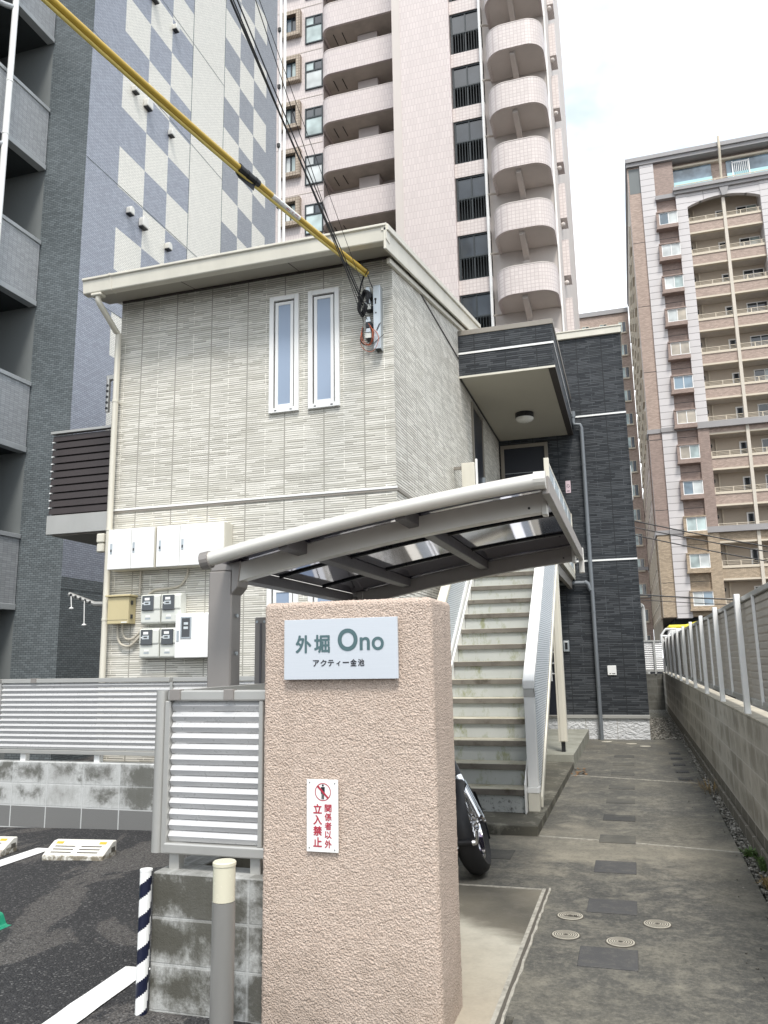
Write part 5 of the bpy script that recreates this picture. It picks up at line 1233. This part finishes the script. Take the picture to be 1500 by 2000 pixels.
# weeds
def weed(x, y, n, h, sp, mat, label, blade=.006):
    m = MB()
    for i in range(n):
        a = random.uniform(0, 6.28); r = random.random() * sp * .5; l = h * random.uniform(.5, 1.1); le = random.uniform(.2, 1.0) * sp
        p0 = Vector((x + r * math.cos(a), y + r * math.sin(a) * 1.5, -.005)); p1 = p0 + Vector((le * .4 * math.cos(a), le * .4 * math.sin(a), l * .7)); p2 = p0 + Vector((le * math.cos(a), le * math.sin(a), l * random.uniform(.35, 1.1)))
        s_ = Vector((-math.sin(a), math.cos(a), 0)) * blade * random.uniform(.6, 1.6)
        m.add([p0 - s_ * .6, p0 + s_ * .6, p1 + s_, p1 - s_, p2], [(0, 1, 2, 3), (3, 2, 4)])
    return tag(m.build('weed_clump', mat), label, 'weed', 'weeds along the wall foot')
weed(.69, 9.25, 75, .15, .30, 'weed_dry', 'dry brown weed clump in the gravel strip, farthest along the wall', .0022)
weed(.70, 6.42, 60, .06, .07, 'weed_green', 'small green weed in the gravel strip, beyond the near weeds', .008)
weed(.745, 6.05, 90, .10, .08, 'weed_green', 'taller green weed against the foot of the block wall', .007)
weed(.70, 5.62, 60, .08, .08, 'weed_dry', 'nearest brownish weed in the gravel strip by the right edge', .003)
m = MB()
for i in range(26):
    x, y = -.80 + random.random() * .16 , 10.5 + random.uniform(-.4, .3); a = random.uniform(0, 6); l = random.uniform(.02, .045)
    m.add([(x, y, .006), (x + l * math.cos(a + .5), y + l * math.sin(a + .5), .014), (x + 1.6 * l * math.cos(a), y + 1.6 * l * math.sin(a), .010), (x + l * math.cos(a - .5), y + l * math.sin(a - .5), .006)], [(0, 1, 2, 3)])
stuff(m.build('leaf_litter', 'leaf_dry'))

# ================================================================== BLUE TILED BUILDING (left)
BB = thing('blue_apartment_block', 'blue-grey tiled apartment block with cream checkered side and open balconies', 'apartment block', (-11, 11.08, -.14))
HB = 31.0; XB = -9.1
MB().box(-16, XB - .03, 11.081, 19.36, -.14, HB).build('core', 'plaster_grey', BB)
MB().add([(-10.02, 11.078, -.14), (XB, 11.078, -.14), (XB, 11.078, HB), (-10.02, 11.078, HB)], [(0, 1, 2, 3)]).build('end_wall', 'slate_tile', BB)
cols_ = [(11.078, 12.04, 'b'), (12.04, 12.905, 0), (12.905, 13.74, 1), (13.74, 14.63, 0), (14.63, 16.17, 'c'), (16.17, 17.02, 0), (17.02, 17.85, 1), (17.85, 18.65, 0), (18.65, 19.36, 'g')]
m = MB(); S_ = .888
for a, b, k in cols_:
    z0 = -.14
    edges = [-.14, 2.9]
    off = 9.88 if a < 15 else 9.70
    j = math.ceil((0 - off) / S_)
    while off + j * S_ < HB:
        if off + j * S_ > 2.95: edges.append(off + j * S_)
        j += 1
    edges.append(HB)
    for q in range(len(edges) - 1):
        zc = (edges[q] + edges[q + 1]) / 2; row = math.floor((zc - off) / S_)
        if zc < 2.6: m.cur = 3
        elif k == 'b': m.cur = 0
        elif k == 'c': m.cur = 1
        elif k == 'g': m.cur = 2
        else:
            blue = (row + k) % 2 == 0
            m.cur = (0 if a < 15 else 2) if blue else 1
        m.add([(XB, a, edges[q]), (XB, b, edges[q]), (XB, b, edges[q + 1]), (XB, a, edges[q + 1])], [(0, 1, 2, 3)])
m.build('checkered_wall', ['blue_tile', 'cream_tile', 'blue_tile2', 'slate_tile'], BB)
jn = MB()
for i in range(-3, 8):
    z = 10.80 + 2.70 * i; jn.box(XB + .0006, XB + .004, 11.08, 16.2 if i % 1 == 0 else 19, z - .008, z + .008)
for y in (14.63, 16.17): jn.box(XB + .0007, XB + .0045, y - .009, y + .009, -.14, HB)
jn.build('movement_joints', 'slate_tile', BB)
for y, z, r in ((13.786, 15.87, .075), (12.408, 13.20, .075), (12.858, 13.19, .105), (13.767, 13.13, .075), (12.409, 10.42, .075), (12.873, 10.41, .105), (13.805, 10.38, .075), (12.934, 15.93, .105), (12.41, 15.95, .075)):
    v = MB(); N = 12; prof = [(XB + .002, z + r * 1.3), (XB + .05, z + r * 1.45), (XB + .11, z + r * .8), (XB + .13, z - r * .55), (XB + .002, z - r * 1.0)]
    pts = []
    v.prism([(y + r * math.cos(t), z + r * math.sin(t) * 1.0 + (r * .3 if math.sin(t) > 0 else 0)) for t in [math.pi * i / 10 for i in range(11)]] + [(y - r, z - r * .9), (y + r, z - r * .9)], 'x', XB + .001, XB + .115)
    o = v.build('vent_hood', 'galv_light', BB, bevel=.012, smooth=False) if 'galv_light' in M else None
    if o is None:
        M['galv_light'] = paint('pale vent hood', (.62, .61, .57), .35, .3, .06); o = v.build('vent_hood', 'galv_light', BB, bevel=.012)
    MB().box(XB + .002, XB + .105, y - r * .9, y + r * .9, z - r * 1.05, z - r * .9).build('opening', 'black_plastic', o)
# balconies: openings seen between parapets
ST_ = 2.772
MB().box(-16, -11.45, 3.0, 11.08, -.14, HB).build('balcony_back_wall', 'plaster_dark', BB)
for k in range(-3, 7):
    zb = 10.68 + ST_ * k; zt = 11.985 + ST_ * k
    p = MB().box(-10.14, -10.0, 3.0, 11.055, zb + .10, zt - .075).build('balcony', 'grey_tile', BB)
    MB().box(-10.16, -9.975, 3.0, 11.06, zt - .074, zt).build('coping', 'rail_grey', p, bevel=.004)
    MB().box(-10.15, -9.985, 3.0, 11.06, zb, zb + .099).build('lower_band', 'rail_grey', p, bevel=.004)
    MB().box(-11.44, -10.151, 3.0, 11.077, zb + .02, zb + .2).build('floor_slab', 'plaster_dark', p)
MB().box(-10.17, -9.99, 8.3, 9.45, -.14, HB).build('tiled_pier', 'grey_tile', BB)
MB().tube([(-9.88, 9.92, -.14), (-9.88, 9.92, HB)], .055, 12).build('downpipe', 'white_paint', BB, smooth=True)
for k in range(-2, 6):
    for dz in (0, 1.05): MB().tube([(-9.88, 9.92, 10.62 + ST_ * k + dz), (-9.88, 9.92, 10.65 + ST_ * k + dz)], .062, 12).build('pipe_collar', 'white_paint', BB)
    MB().tube([(-9.90, 9.9, 10.42 + ST_ * k), (-9.98, 9.78, 10.40 + ST_ * k), (-10.1, 9.6, 10.40 + ST_ * k)], .05, 10).build('pipe_branch', 'rail_grey', BB, smooth=True)
for x, y in ((-9.03, 19.46), (-8.96, 19.62)): MB().tube([(x, y, -.14), (x, y, HB)], .045, 8).build('rear_downpipe', 'white_paint', BB, smooth=True)
cl = MB()
for k in range(-5, 10): cl.box(-9.09, -9.0, 19.37, 19.45, 10.6 + 2.0 * k, 10.72 + 2.0 * k)
cl.build('pipe_clips', 'iron', BB)
MB().box(-16, -8.98, 19.37, 19.75, -.14, HB).build('rear_pier', 'rail_grey', BB) if False else None

# ================================================================== PINK TOWER
PT = thing('pink_tower', 'tall pale pink tiled apartment tower with rounded balconies behind the house', 'apartment tower', (-7, 32, -.14))
SP = 2.85; ZT = 46.0
MB().box(-19, -13.70, 35.0, 50, -.14, ZT).build('left_wall', 'pink_tile_v', PT)
MB().box(-13.71, -8.9, 36.1, 50, -.14, ZT).build('recess_wall', 'pink_wall', PT)
MB().box(-8.88, -6.11, 31.7, 50, -.14, ZT).build('central_slab', 'pink_tile_v', PT)
MB().box(-8.885, -8.50, 31.68, 31.6985, -.14, ZT).build('slab_edge', 'pink_white', PT)
MB().box(-6.11, -4.62, 32.75, 50, -.14, ZT).build('window_bay_wall', 'plaster_dark', PT)
MB().box(-4.62, -1.72, 32.1, 50, -.14, ZT).build('right_wall', 'pink_white', PT)
def arcpts(cx, cy, r, a0, a1, n=10): return [(cx + r * math.cos(R(a0 + (a1 - a0) * i / n)), cy + r * math.sin(R(a0 + (a1 - a0) * i / n))) for i in range(n + 1)]
def curved(outer, inner, z0, z1):
    m = MB(); n = len(outer); vs = []
    for z in (z0, z1):
        vs += [(p[0], p[1], z) for p in outer] + [(p[0], p[1], z) for p in inner]
    fs = []; N2 = 2 * n
    for i in range(n - 1):
        fs += [(i, i + 1, N2 + i + 1, N2 + i), (n + i, N2 + n + i, N2 + n + i + 1, n + i + 1), (N2 + i, N2 + i + 1, N2 + n + i + 1, N2 + n + i), (i, n + i, n + i + 1, i + 1)]
    fs += [(0, N2, N2 + n, n), (n - 1, 2 * n - 1, N2 + 2 * n - 1, N2 + n - 1)]
    return m.add(vs, fs)
lo = [(-13.66, 36.09)] + arcpts(-13.03, 34.93, .63, 180, 270) + [(-8.89, 34.3)]
li = [(-13.52, 36.09)] + arcpts(-13.03, 34.93, .50, 180, 270) + [(-8.89, 34.43)]
ro = [(-4.3, 32.09)] + arcpts(-3.5, 31.0, .80, 180, 270) + arcpts(-2.55, 30.95, .75, 270, 360) + [(-1.80, 33.2)]
ri = [(-4.18, 32.09)] + arcpts(-3.5, 31.0, .68, 180, 270) + arcpts(-2.55, 30.95, .63, 270, 360) + [(-1.92, 33.2)]
for k in range(-9, 5):
    # left windows
    z1 = 33.72 + SP * k; z0 = 32.78 + SP * k
    if z0 > 1:
        wnd = MB(); frame_xz(wnd, -16.15, -14.97, z0 - .32, z1 + .32, .24, 34.72, 34.999); wnd = wnd.build('window_surround', 'ochre_tile', PT)
        f_ = MB(); frame_xz(f_, -15.91, -15.21, z0 - .06, z1 + .06, .07, 34.93, 34.998); f_.box(-15.60, -15.52, 34.94, 34.997, z0, z1); f_.build('frame', 'dark_frame', wnd)
        MB().box(-15.84, -15.605, 34.97, 34.9965, z0 + .011, z1 - .011).build('pane', random.choice(['curtain_white', 'curtain_glass', 'blue_pane']), wnd); MB().box(-15.515, -15.28, 34.97, 34.9965, z0 + .011, z1 - .011).build('pane', random.choice(['window_dark', 'curtain_glass', 'curtain_white']), wnd)
        w2 = MB(); frame_xz(w2, -14.75, -13.72, z0 - .92, z1 - .15, .07, 34.93, 34.998); w2.box(-14.68, -13.79, 34.935, 34.997, z0 + .16, z0 + .24); w2.box(-14.26, -14.19, 34.936, 34.9968, z0 + .24, z1 - .22); w2 = w2.build('window', 'dark_frame', PT)
        MB().box(-14.68, -13.79, 34.97, 34.9965, z0 - .85, z0 + .155).build('pane', random.choice(['curtain_glass', 'curtain_white', 'blue_pane', 'curtain_glass']), w2); MB().box(-14.18, -13.79, 34.97, 34.9962, z0 + .245, z1 - .225).build('upper_pane', 'window_dark', w2); MB().box(-14.68, -14.27, 34.97, 34.9962, z0 + .245, z1 - .225).build('upper_pane', random.choice(['curtain_glass', 'window_dark', 'curtain_white']), w2)
        MB().box(-18.9, -13.75, 34.985, 34.999, z0 - 1.36, z0 - 1.335).build('floor_joint', 'pink_under', PT)
    # left balconies
    zt = 30.53 + SP * k; zb = 29.10 + SP * k
    if zb > 1:
        b = curved(lo, li, zb, zt).build('balcony', 'pink_tile_v', PT, smooth=True)
        MB().prism(li[1:] + [(-8.89, 36.08), (-13.52, 36.08)], 'z', zb + .03, zb + .2).build('floor_slab', 'pink_under', b)
        curved([(p[0] + (.012 if i == 0 else 0), p[1] - .012) for i, p in enumerate(lo)], [(p[0], p[1]) for p in li], zt + .001, zt + .05).build('coping', 'pink_white', b)
        MB().box(-11.85, -10.75, 35.35, 36.09, zb + .2, zb + 2.84).build('storage_box', 'pink_wall', b); MB().box(-10.60, -9.6, 36.03, 36.09, zb + .2, zb + 2.3).build('balcony_door', 'window_dark', b)
        MB().lathe((-10.35, 35.9, zt + .75), [(.001, -.15), (.13, -.08), (.15, 0), (.13, .08), (.001, .15)], 12).build('light_globe', 'iron', b); MB().box(-13.1, -13.06, 34.9, 35.7, zb - .0, zb + .028).box(-12.6, -12.56, 34.9, 35.7, zb - .0, zb + .028).build('drip_channel', 'iron', b)
    # stair windows
    zt = 28.52 + SP * k; zb = 26.36 + SP * k
    if zb > 1:
        MB().box(-6.11, -4.62, 31.9, 32.74, zt, zb + SP).build('spandrel', 'pink_tile', PT)
        w3 = MB(); frame_xz(w3, -6.08, -4.66, zb, zt, .07, 31.95, 32.05); w3.box(-5.42, -5.36, 31.96, 32.04, zb + .07, zt - .07); w3.box(-6.01, -4.73, 31.955, 32.045, zb + 1.02, zb + 1.13); w3 = w3.build('stair_window', 'dark_frame', PT)
        rl = MB()
        for i in range(11): rl.box(-6.0 + .125 * i, -5.975 + .125 * i, 31.93, 31.948, zb + .05, zb + 1.05)
        rl.box(-6.03, -4.71, 31.925, 31.95, zb + 1.05, zb + 1.10); rl.build('railing', 'dark_frame', w3)
        MB().box(-6.01, -5.42, 32.0, 32.02, zb + 1.13, zt - .071).box(-5.36, -4.73, 32.0, 32.02, zb + 1.13, zt - .071).build('pane', 'window_dark', w3)
    # right rounded balconies
    zt = 28.60 + SP * k; zb = 27.40 + SP * k
    if zb > 1:
        b = curved(ro, ri, zb, zt).build('rounded_balcony', 'pink_tile', PT, smooth=True)
        MB().prism(ri[1:] + [(-1.92, 32.09), (-4.18, 32.09)], 'z', zb + .04, zb + .22).build('floor_slab', 'pink_white', b)
        curved([(p[0] * 1.0, p[1] - .01) for p in ro], ri, zt + .001, zt + .045).build('coping', 'pink_white', b)
        MB().prism([(30.5, zb + .039), (32.09, zb + .039), (32.09, zb - .62), (31.75, zb - .42), (30.5, zb - .12)], 'x', -3.24, -3.02).build('support_beam', 'pink_white', b)
        MB().box(-3.28, -2.98, 31.8, 32.09, zb + .22, zb + SP - .62).build('pier', 'pink_white', b)
        MB().box(-1.90, -1.74, 32.4, 33.5, zb - .35, zt + .2).build('side_fin', 'ochre_tile', b)
    zf = 27.0 + SP * k
    if zf > 1: MB().box(-1.719, -1.42, 34.2, 35.2, zf, zf + 1.75).build('side_bay', 'pink_tile', PT); MB().lathe((-1.60, 33.9, zf - .5), [(.001, -.12), (.09, -.06), (.11, 0), (.09, .06), (.001, .12)], 10).build('side_vent', 'pink_white', PT)
MB().tube([(-4.66, 31.6, -.14), (-4.66, 31.6, ZT)], .07, 10).build('downpipe', 'white_paint', PT, smooth=True)
for k in range(-9, 5):
    z = 27.2 + SP * k
    if z > 1: MB().tube([(-4.66, 31.6, z), (-4.5, 31.55, z), (-4.28, 31.7, z + .05)], .05, 8).build('pipe_branch', 'pink_under', PT)
MB().box(-1.80, -1.735, 32.0, 32.4, -.14, ZT).build('side_pipe_duct', 'white_paint', PT)

# ================================================================== TAN BUILDING (right)
TB = thing('tan_apartment_block', 'tan and brown tiled apartment block with pale stone pilasters and bay windows', 'apartment block', (9, 64, -.14))
YT = 64.0; SF = 2.83
MB().box(2.55, 24, YT + 1.4, 92, 4.3, 42.1).build('main_wall', 'tan_wall', TB)
MB().box(3.4, 24, YT + 2.0, 92, -.14, 4.29).build('ground_floor', 'plaster_dark', TB)
def zone(x0, x1, y0, y1, nm, mats=('beige_brick', 'brown_dark', 'brown_tile')):
    for (a, b), mt_ in zip(((4.3, 10.62), (10.72, 18.75), (19.1, 42.1)), mats): MB().box(x0, x1, y0, y1, a, b).build(nm, mt_, TB)
zone(2.52, 3.50, YT + .05, YT + 1.39, 'corner_wall')
zone(4.60, 6.12, YT + .06, YT + 1.9, 'bay_wall', ('beige_brick', 'brown_dark', 'brown_dark'))
MB().box(3.50, 4.60, YT - .1, YT + 1.39, 4.2, 42.12).build('pilaster', 'stone_white', TB)
for x0, x1 in ((6.12, 6.95), (12.42, 13.28)):
    MB().box(x0, x1, YT - .25, YT + 1.95, 19.1, 38.75).build('pilaster', 'stone_white', TB)
    MB().box(x0, x1, YT - .2, YT + 1.95, 10.72, 18.75).build('lower_pilaster', 'brown_dark', TB); MB().box(x0, x1, YT - .2, YT + 1.95, -.14, 10.62).build('lower_pilaster', 'beige_brick', TB)
for x0, x1, y0 in ((2.42, 3.50, YT - .02), (3.45, 6.14, YT - .2)):
    for z in (18.75, 10.62): MB().box(x0, x1, y0, YT + 1.9, z, z + .345).build('string_course', 'grey_band', TB)
for z0_, z1_ in ((18.75, 19.25), (10.55, 11.0)): MB().box(6.05, 20, YT - .35, YT + .12, z0_, z1_).build('string_course', 'grey_band', TB)
# top: arch, ledge, penthouse, cornice
def arch(x0, x1, zs_, zc, ztop):
    N = 16; pts = [(x0, ztop), (x0, zs_)] + [(x0 + (x1 - x0) * i / N, zs_ + (zc - zs_) * math.sin(math.pi * i / N) ** .8) for i in range(1, N)] + [(x1, zs_), (x1, ztop)]
    m = MB()
    for i in range(N):
        a, b = x0 + (x1 - x0) * i / N, x0 + (x1 - x0) * (i + 1) / N
        za, zb_ = zs_ + (zc - zs_) * math.sin(math.pi * i / N) ** .8, zs_ + (zc - zs_) * math.sin(math.pi * (i + 1) / N) ** .8
        m.prism([(a, za), (b, zb_), (b, ztop), (a, ztop)], 'y', YT - .22, YT + .16)
    return m
arch(6.951, 12.419, 37.55, 38.15, 38.75).build('arch', 'stone_white', TB); arch(13.281, 19, 37.55, 38.15, 38.75).build('arch', 'stone_white', TB)
MB().prism([(9.45, 38.75), (10.15, 38.75), (9.95, 38.0), (9.62, 38.0)], 'y', YT - .4, YT - .221).build('keystone', 'grey_band', TB)
MB().box(6.0, 20, YT - .45, YT + 2.4, 38.76, 39.02).box(5.95, 20, YT - .6, YT + 2.4, 39.02, 39.3).build('ledge', 'grey_band', TB)
MB().box(4.55, 6.1, YT - .35, YT + 1.0, 38.6, 38.95).build('bay_canopy', 'grey_band', TB)
MB().box(2.45, 24, YT - .2, 92, 42.13, 42.45).box(2.40, 24, YT - .35, 92.1, 42.45, 42.8).build('cornice', 'grey_band', TB)
MB().box(4.62, 24, YT + .8, YT + 1.39, 38.9, 42.12).build('penthouse_wall', 'brown_tile', TB)
MB().box(5.5, 24, YT + .45, YT + .79, 41.62, 41.78).build('penthouse_beam', 'cream_band', TB)
for x0, x1 in ((5.62, 9.15), (10.3, 16)):
    pw = MB().box(x0, x1, YT + .70, YT + .79, 39.5, 41.6).build('penthouse_window', 'blue_pane', TB)
    MB().box(x0, x1, YT + .50, YT + .54, 39.3, 40.35).build('glass_guard', 'aqua_pane', pw); MB().box(x0, x1, YT + .46, YT + .58, 39.31, 39.34).build('guard_rail', 'cream_band', pw)
MB().tube([(9.75, YT + .3, 38.9), (9.75, YT - .5, 42.1), (9.75, YT - .5, 43.2)], .10, 8).build('roof_pipe', 'cream_band', TB)
rl = MB().box(6.2, 19, YT - .2, YT - .14, 39.62, 39.68).build('roof_railing', 'cream_band', TB)
for i in range(9): MB().box(6.2 + 1.5 * i, 6.27 + 1.5 * i, YT - .21, YT - .13, 39.3, 39.62).build('roof_railing_post', 'cream_band', TB)
lg = MB().box(10.75, 12.0, YT + .4, YT + .45, 39.6, 41.2); lg = MB()
for i in range(9): lg.box(10.75 + .14 * i, 10.79 + .14 * i, YT + .5, YT + .54, 40.1, 41.2)
lg.box(10.7, 10.78, YT + .49, YT + .56, 39.3, 41.35).box(11.95, 12.03, YT + .49, YT + .56, 39.3, 41.35).box(10.7, 12.0, YT + .49, YT + .55, 41.2, 41.27); lg.build('escape_gate', 'white_paint', TB)
MB().box(2.58, 3.49, YT + .10, YT + .3, 39.5, 39.65).box(2.58, 3.49, YT + .1, YT + .16, 40.1, 40.15).build('corner_balcony_rail', 'cream_band', TB); MB().box(2.62, 3.49, YT + .04, YT + .049, 39.7, 42.0).build('corner_opening', 'plaster_grey', TB)
for k in range(13):
    zt = 36.33 - SF * k
    # bay window
    z1 = 37.35 - SF * k; z0 = 35.95 - SF * k
    if z0 > 3:
        mt_ = 'brown_dark' if z0 > 10.6 else 'beige_brick'
        bwn = MB().box(4.48, 6.12, YT - .55, YT + .06, z0, z0 + .22).box(4.48, 6.12, YT - .58, YT + .06, z1 - .10, z1).box(4.48, 4.68, YT - .53, YT + .06, z0 + .22, z1 - .10).build('bay_window', mt_, TB)
        MB().box(4.42, 6.118, YT - .62, YT + .06, z0 - .14, z0 - .001).build('bay_sill', mt_, bwn)
        fr = MB(); frame_xz(fr, 4.685, 6.115, z0 + .225, z1 - .105, .055, YT - .50, YT - .42); fr.box(5.38, 5.44, YT - .49, YT - .43, z0 + .28, z1 - .16); fr.build('frame', 'white_paint', bwn)
        for q, (xa, xb) in enumerate(((4.745, 5.375), (5.445, 6.055))): MB().box(xa, xb, YT - .46, YT - .44, z0 + .285, z1 - .165).build('pane', random.choice(['curtain_glass', 'curtain_white', 'curtain_beige', 'blue_pane', 'curtain_white']), bwn)
        MB().box(4.62, 6.10, YT + .045, YT + .0595, z0 - .75, z0 - .72).build('wall_joint', 'plaster_dark', TB)
        MB().box(2.53, 3.49, YT + .035, YT + .0495, z0 - .75, z0 - .72).build('wall_joint', 'plaster_dark', TB) if k % 2 == 0 else None
    zb = zt - 1.12
    if zb > 3:
        mt_ = 'brown_tile' if zb > 10.6 else 'beige_brick'
        for x0, x1 in ((6.951, 12.419), (13.281, 19)):
            b = MB().box(x0, x1, YT, YT + .15, zb + .14, zt - .20).build('balcony', mt_, TB)
            MB().box(x0, x1, YT - .06, YT + .2, zt - .199, zt).build('coping', 'cream_band', b); MB().box(x0, x1, YT - .03, YT + 1.4, zb, zb + .139).build('floor_slab', 'cream_band', b)
            MB().box(x0, x1, YT + .3, YT + 1.39, zb - .02, zb - .001).build('underside', 'tan_under', b)
            r_ = MB().box(x0, x1, YT + .05, YT + .09, zt + .34, zt + .38).box(x0, x1, YT + .06, YT + .08, zt + .12, zt + .14).box(x0, x1, YT + .06, YT + .08, zt + .23, zt + .25)
            for i in range(5): r_.box(x0 + .02 + 1.3 * i, x0 + .08 + 1.3 * i, YT + .04, YT + .1, zt, zt + .34)
            r_.build('railing', 'cream_band', b)
            # windows and pipes in the back wall
            wz_ = zb + .14
            a = MB(); frame_xz(a, x0 + 2.25, x0 + 3.05, wz_, wz_ + 2.30, .1, YT + 1.34, YT + 1.399); a = a.build('balcony_window', 'white_paint', b); MB().box(x0 + 2.35, x0 + 2.95, YT + 1.37, YT + 1.3985, wz_ + .1, wz_ + 2.2).build('pane', 'window_dark', a)
            a = MB(); frame_xz(a, x0 + 3.85, x0 + 5.42, wz_, wz_ + 2.35, .07, YT + 1.34, YT + 1.399); a.box(x0 + 4.60, x0 + 4.66, YT + 1.35, YT + 1.398, wz_ + .07, wz_ + 2.28); a = a.build('balcony_window', 'white_paint', b)
            MB().box(x0 + 3.92, x0 + 4.60, YT + 1.37, YT + 1.3983, wz_ + .07, wz_ + 2.28).build('pane', 'window_dark', a); MB().box(x0 + 4.66, x0 + 5.35, YT + 1.37, YT + 1.3983, wz_ + .07, wz_ + 2.28).build('pane', random.choice(['curtain_glass', 'curtain_white', 'curtain_beige', 'window_dark']), a)
            MB().tube([(x0 + .55, YT + 1.32, zb + .14), (x0 + .55, YT + 1.32, zb + SF - .03)], .06, 8).build('drain_pipe', 'cream_band', b); MB().box(x0 + .06, x0 + .25, YT + 1.15, YT + 1.38, zb + 2.1, zb + 2.35).build('wall_unit', 'iron', b)
            MB().tube([(x0 + 3.4, YT + 1.32, zb + .2), (x0 + 3.4, YT + 1.32, zb + 1.5), (x0 + 3.25, YT + 1.32, zb + 1.75)], .05, 6).build('duct', 'cream_band', b) if k % 3 else None
for x0 in (9.58, 15.9): MB().box(x0, x0 + .24, YT - .12, YT + .3, -.14, 37.95).build('column', 'stone_cream', TB) if 'stone_cream' in M else None
M['stone_cream'] = paint('cream column', (.60, .55, .47), .7, 0, .05, .5)
for x0 in (9.58, 15.9): MB().box(x0, x0 + .24, YT - .12, YT + .3, -.14, 37.95).build('column', 'stone_cream', TB)
# side face: corridor openings in grazing view
for k in range(13):
    z = 38.6 - SF * k
    if z < 4: continue
    for j in range(7):
        y = YT + 3.2 + 3.4 * j; mt_ = 'cream_band'
        a = MB().box(2.40, 2.549, y, y + .14, z - 1.9, z).box(2.40, 2.549, y + 1.75, y + 1.9, z - 1.9, z).box(2.40, 2.549, y + .14, y + 1.75, z - .14, z).box(2.38, 2.549, y - .05, y + 1.95, z - 2.02, z - 1.9).build('side_window', mt_, TB)
        MB().box(2.50, 2.548, y + .14, y + 1.75, z - 1.9, z - .141).build('pane', 'window_dark', a)
MB().box(2.43, 2.549, YT + 1.96, 92, 4.3, 10.6).build('side_wall', 'beige_brick', TB); MB().box(2.43, 2.548, YT + 1.96, 92, 10.72, 18.75).build('side_wall', 'brown_tile', TB)

# rear wing of the same complex
RW = thing('brown_rear_block', 'brown tiled apartment block farther back, half hidden behind the charcoal wall', 'apartment block', (-1, 90, -.14))
MB().box(-4.4, 2.38, 90, 99, -.14, 40.55).build('wall', 'brown_tile', RW)
MB().box(-4.45, 2.39, 89.8, 99.1, 40.56, 41.1).build('cornice', 'grey_band', RW); MB().box(-4.42, -3.3, 89.9, 90, -.14, 40.55).build('corner_pier', 'stone_white', RW)
for k in range(14):
    z = 28.45 + 2.755 * 4 - 2.755 * k
    if z < 2: continue
    for x0 in (1.18, -.9, -2.9):
        a = MB(); frame_xz(a, x0, x0 + .86, z - 1.32, z, .06, 89.94, 89.999); a.box(x0 - .02, x0 + .88, 89.85, 89.999, z - 1.45, z - 1.321).box(x0 + .41, x0 + .46, 89.95, 89.998, z - 1.26, z - .06); a = a.build('window', 'cream_band', RW)
        MB().box(x0 + .06, x0 + .41, 89.97, 89.998, z - 1.26, z - .06).build('pane', 'curtain_glass', a); MB().box(x0 + .46, x0 + .80, 89.97, 89.998, z - 1.26, z - .06).build('pane', 'window_dark', a)
for z in (11.87 - .9, 8.0): MB().box(-4.4, 2.385, 89.88, 89.999, z - .35, z).build('string_course', 'grey_band', RW)

# overhead cables on the right
g_ = 'overhead cables in front of the tan building'
for (za, zb_, r, lb) in ((6.10, 4.95, .022, 'uppermost overhead cable crossing the tan building'), (5.87, 4.78, .020, 'second overhead cable from the top before the tan building'), (5.60, 4.46, .020, 'third overhead cable from the top before the tan building'), (3.55, 3.20, .025, 'fourth, thicker overhead cable, low before the tan building'), (3.38, 3.02, .014, 'lowest thin overhead cable, just above the fence')):
    o = tag(MB().tube(catenary((-1.5, 28, za + (za - zb_) * .42), (7, 28, zb_ - (za - zb_) * .6), .12, 30), r, 6).build('overhead_cable', 'black', smooth=True), lb, 'cable', g_)
# yellow truck behind the fence
TK = thing('truck', 'yellow and white truck with a white tubular head guard behind the right fence', 'truck', (2.0, 29.5, -.14))
MB().box(1.25, 3.1, 28.0, 29.6, .55, 2.30).build('cab', 'white_plastic', TK, bevel=.06)
M['yellow_truck'] = paint('lemon yellow paint', (.80, .70, .06), .3, 0, .05)
MB().box(1.22, 3.13, 28.05, 29.5, 2.301, 2.42).build('cab_roof', 'yellow_truck', TK, bevel=.04)
MB().prism([(1.75, 2.421), (2.6, 2.421), (2.6, 2.58), (2.3, 2.57)], 'y', 28.1, 28.3).build('roof_sign', 'yellow_truck', TK)
MB().box(1.32, 3.03, 27.985, 27.999, 1.35, 2.05).build('windscreen', 'window_dark', TK)
MB().box(1.25, 3.1, 29.65, 34, .75, 1.0).build('flatbed', 'white_plastic', TK)
for y in (28.6, 32.6):
    for x in (1.25, 2.85): MB().tube([(x, y, .24), (x + .25, y, .24)], .38, 24).build('wheel', 'black', TK)
gd = MB()
for y in (27.9, 28.35):
    gd.tube([(.98, y, 1.6), (.98, y, 2.10), (1.12, y, 2.28), (1.45, y, 2.28)], .032, 8).tube([(.98, y, 2.06), (1.4, y, 2.06)], .028, 8)
gd.tube([(.98, 27.9, 2.08), (.98, 28.35, 2.08)], .03, 8).tube([(1.12, 27.9, 2.28), (1.12, 28.35, 2.28)], .03, 8).tube([(1.0, 27.9, 1.85), (1.3, 27.9, 2.2)], .025, 8)
gd.build('head_guard', 'white_plastic', TK, smooth=True)
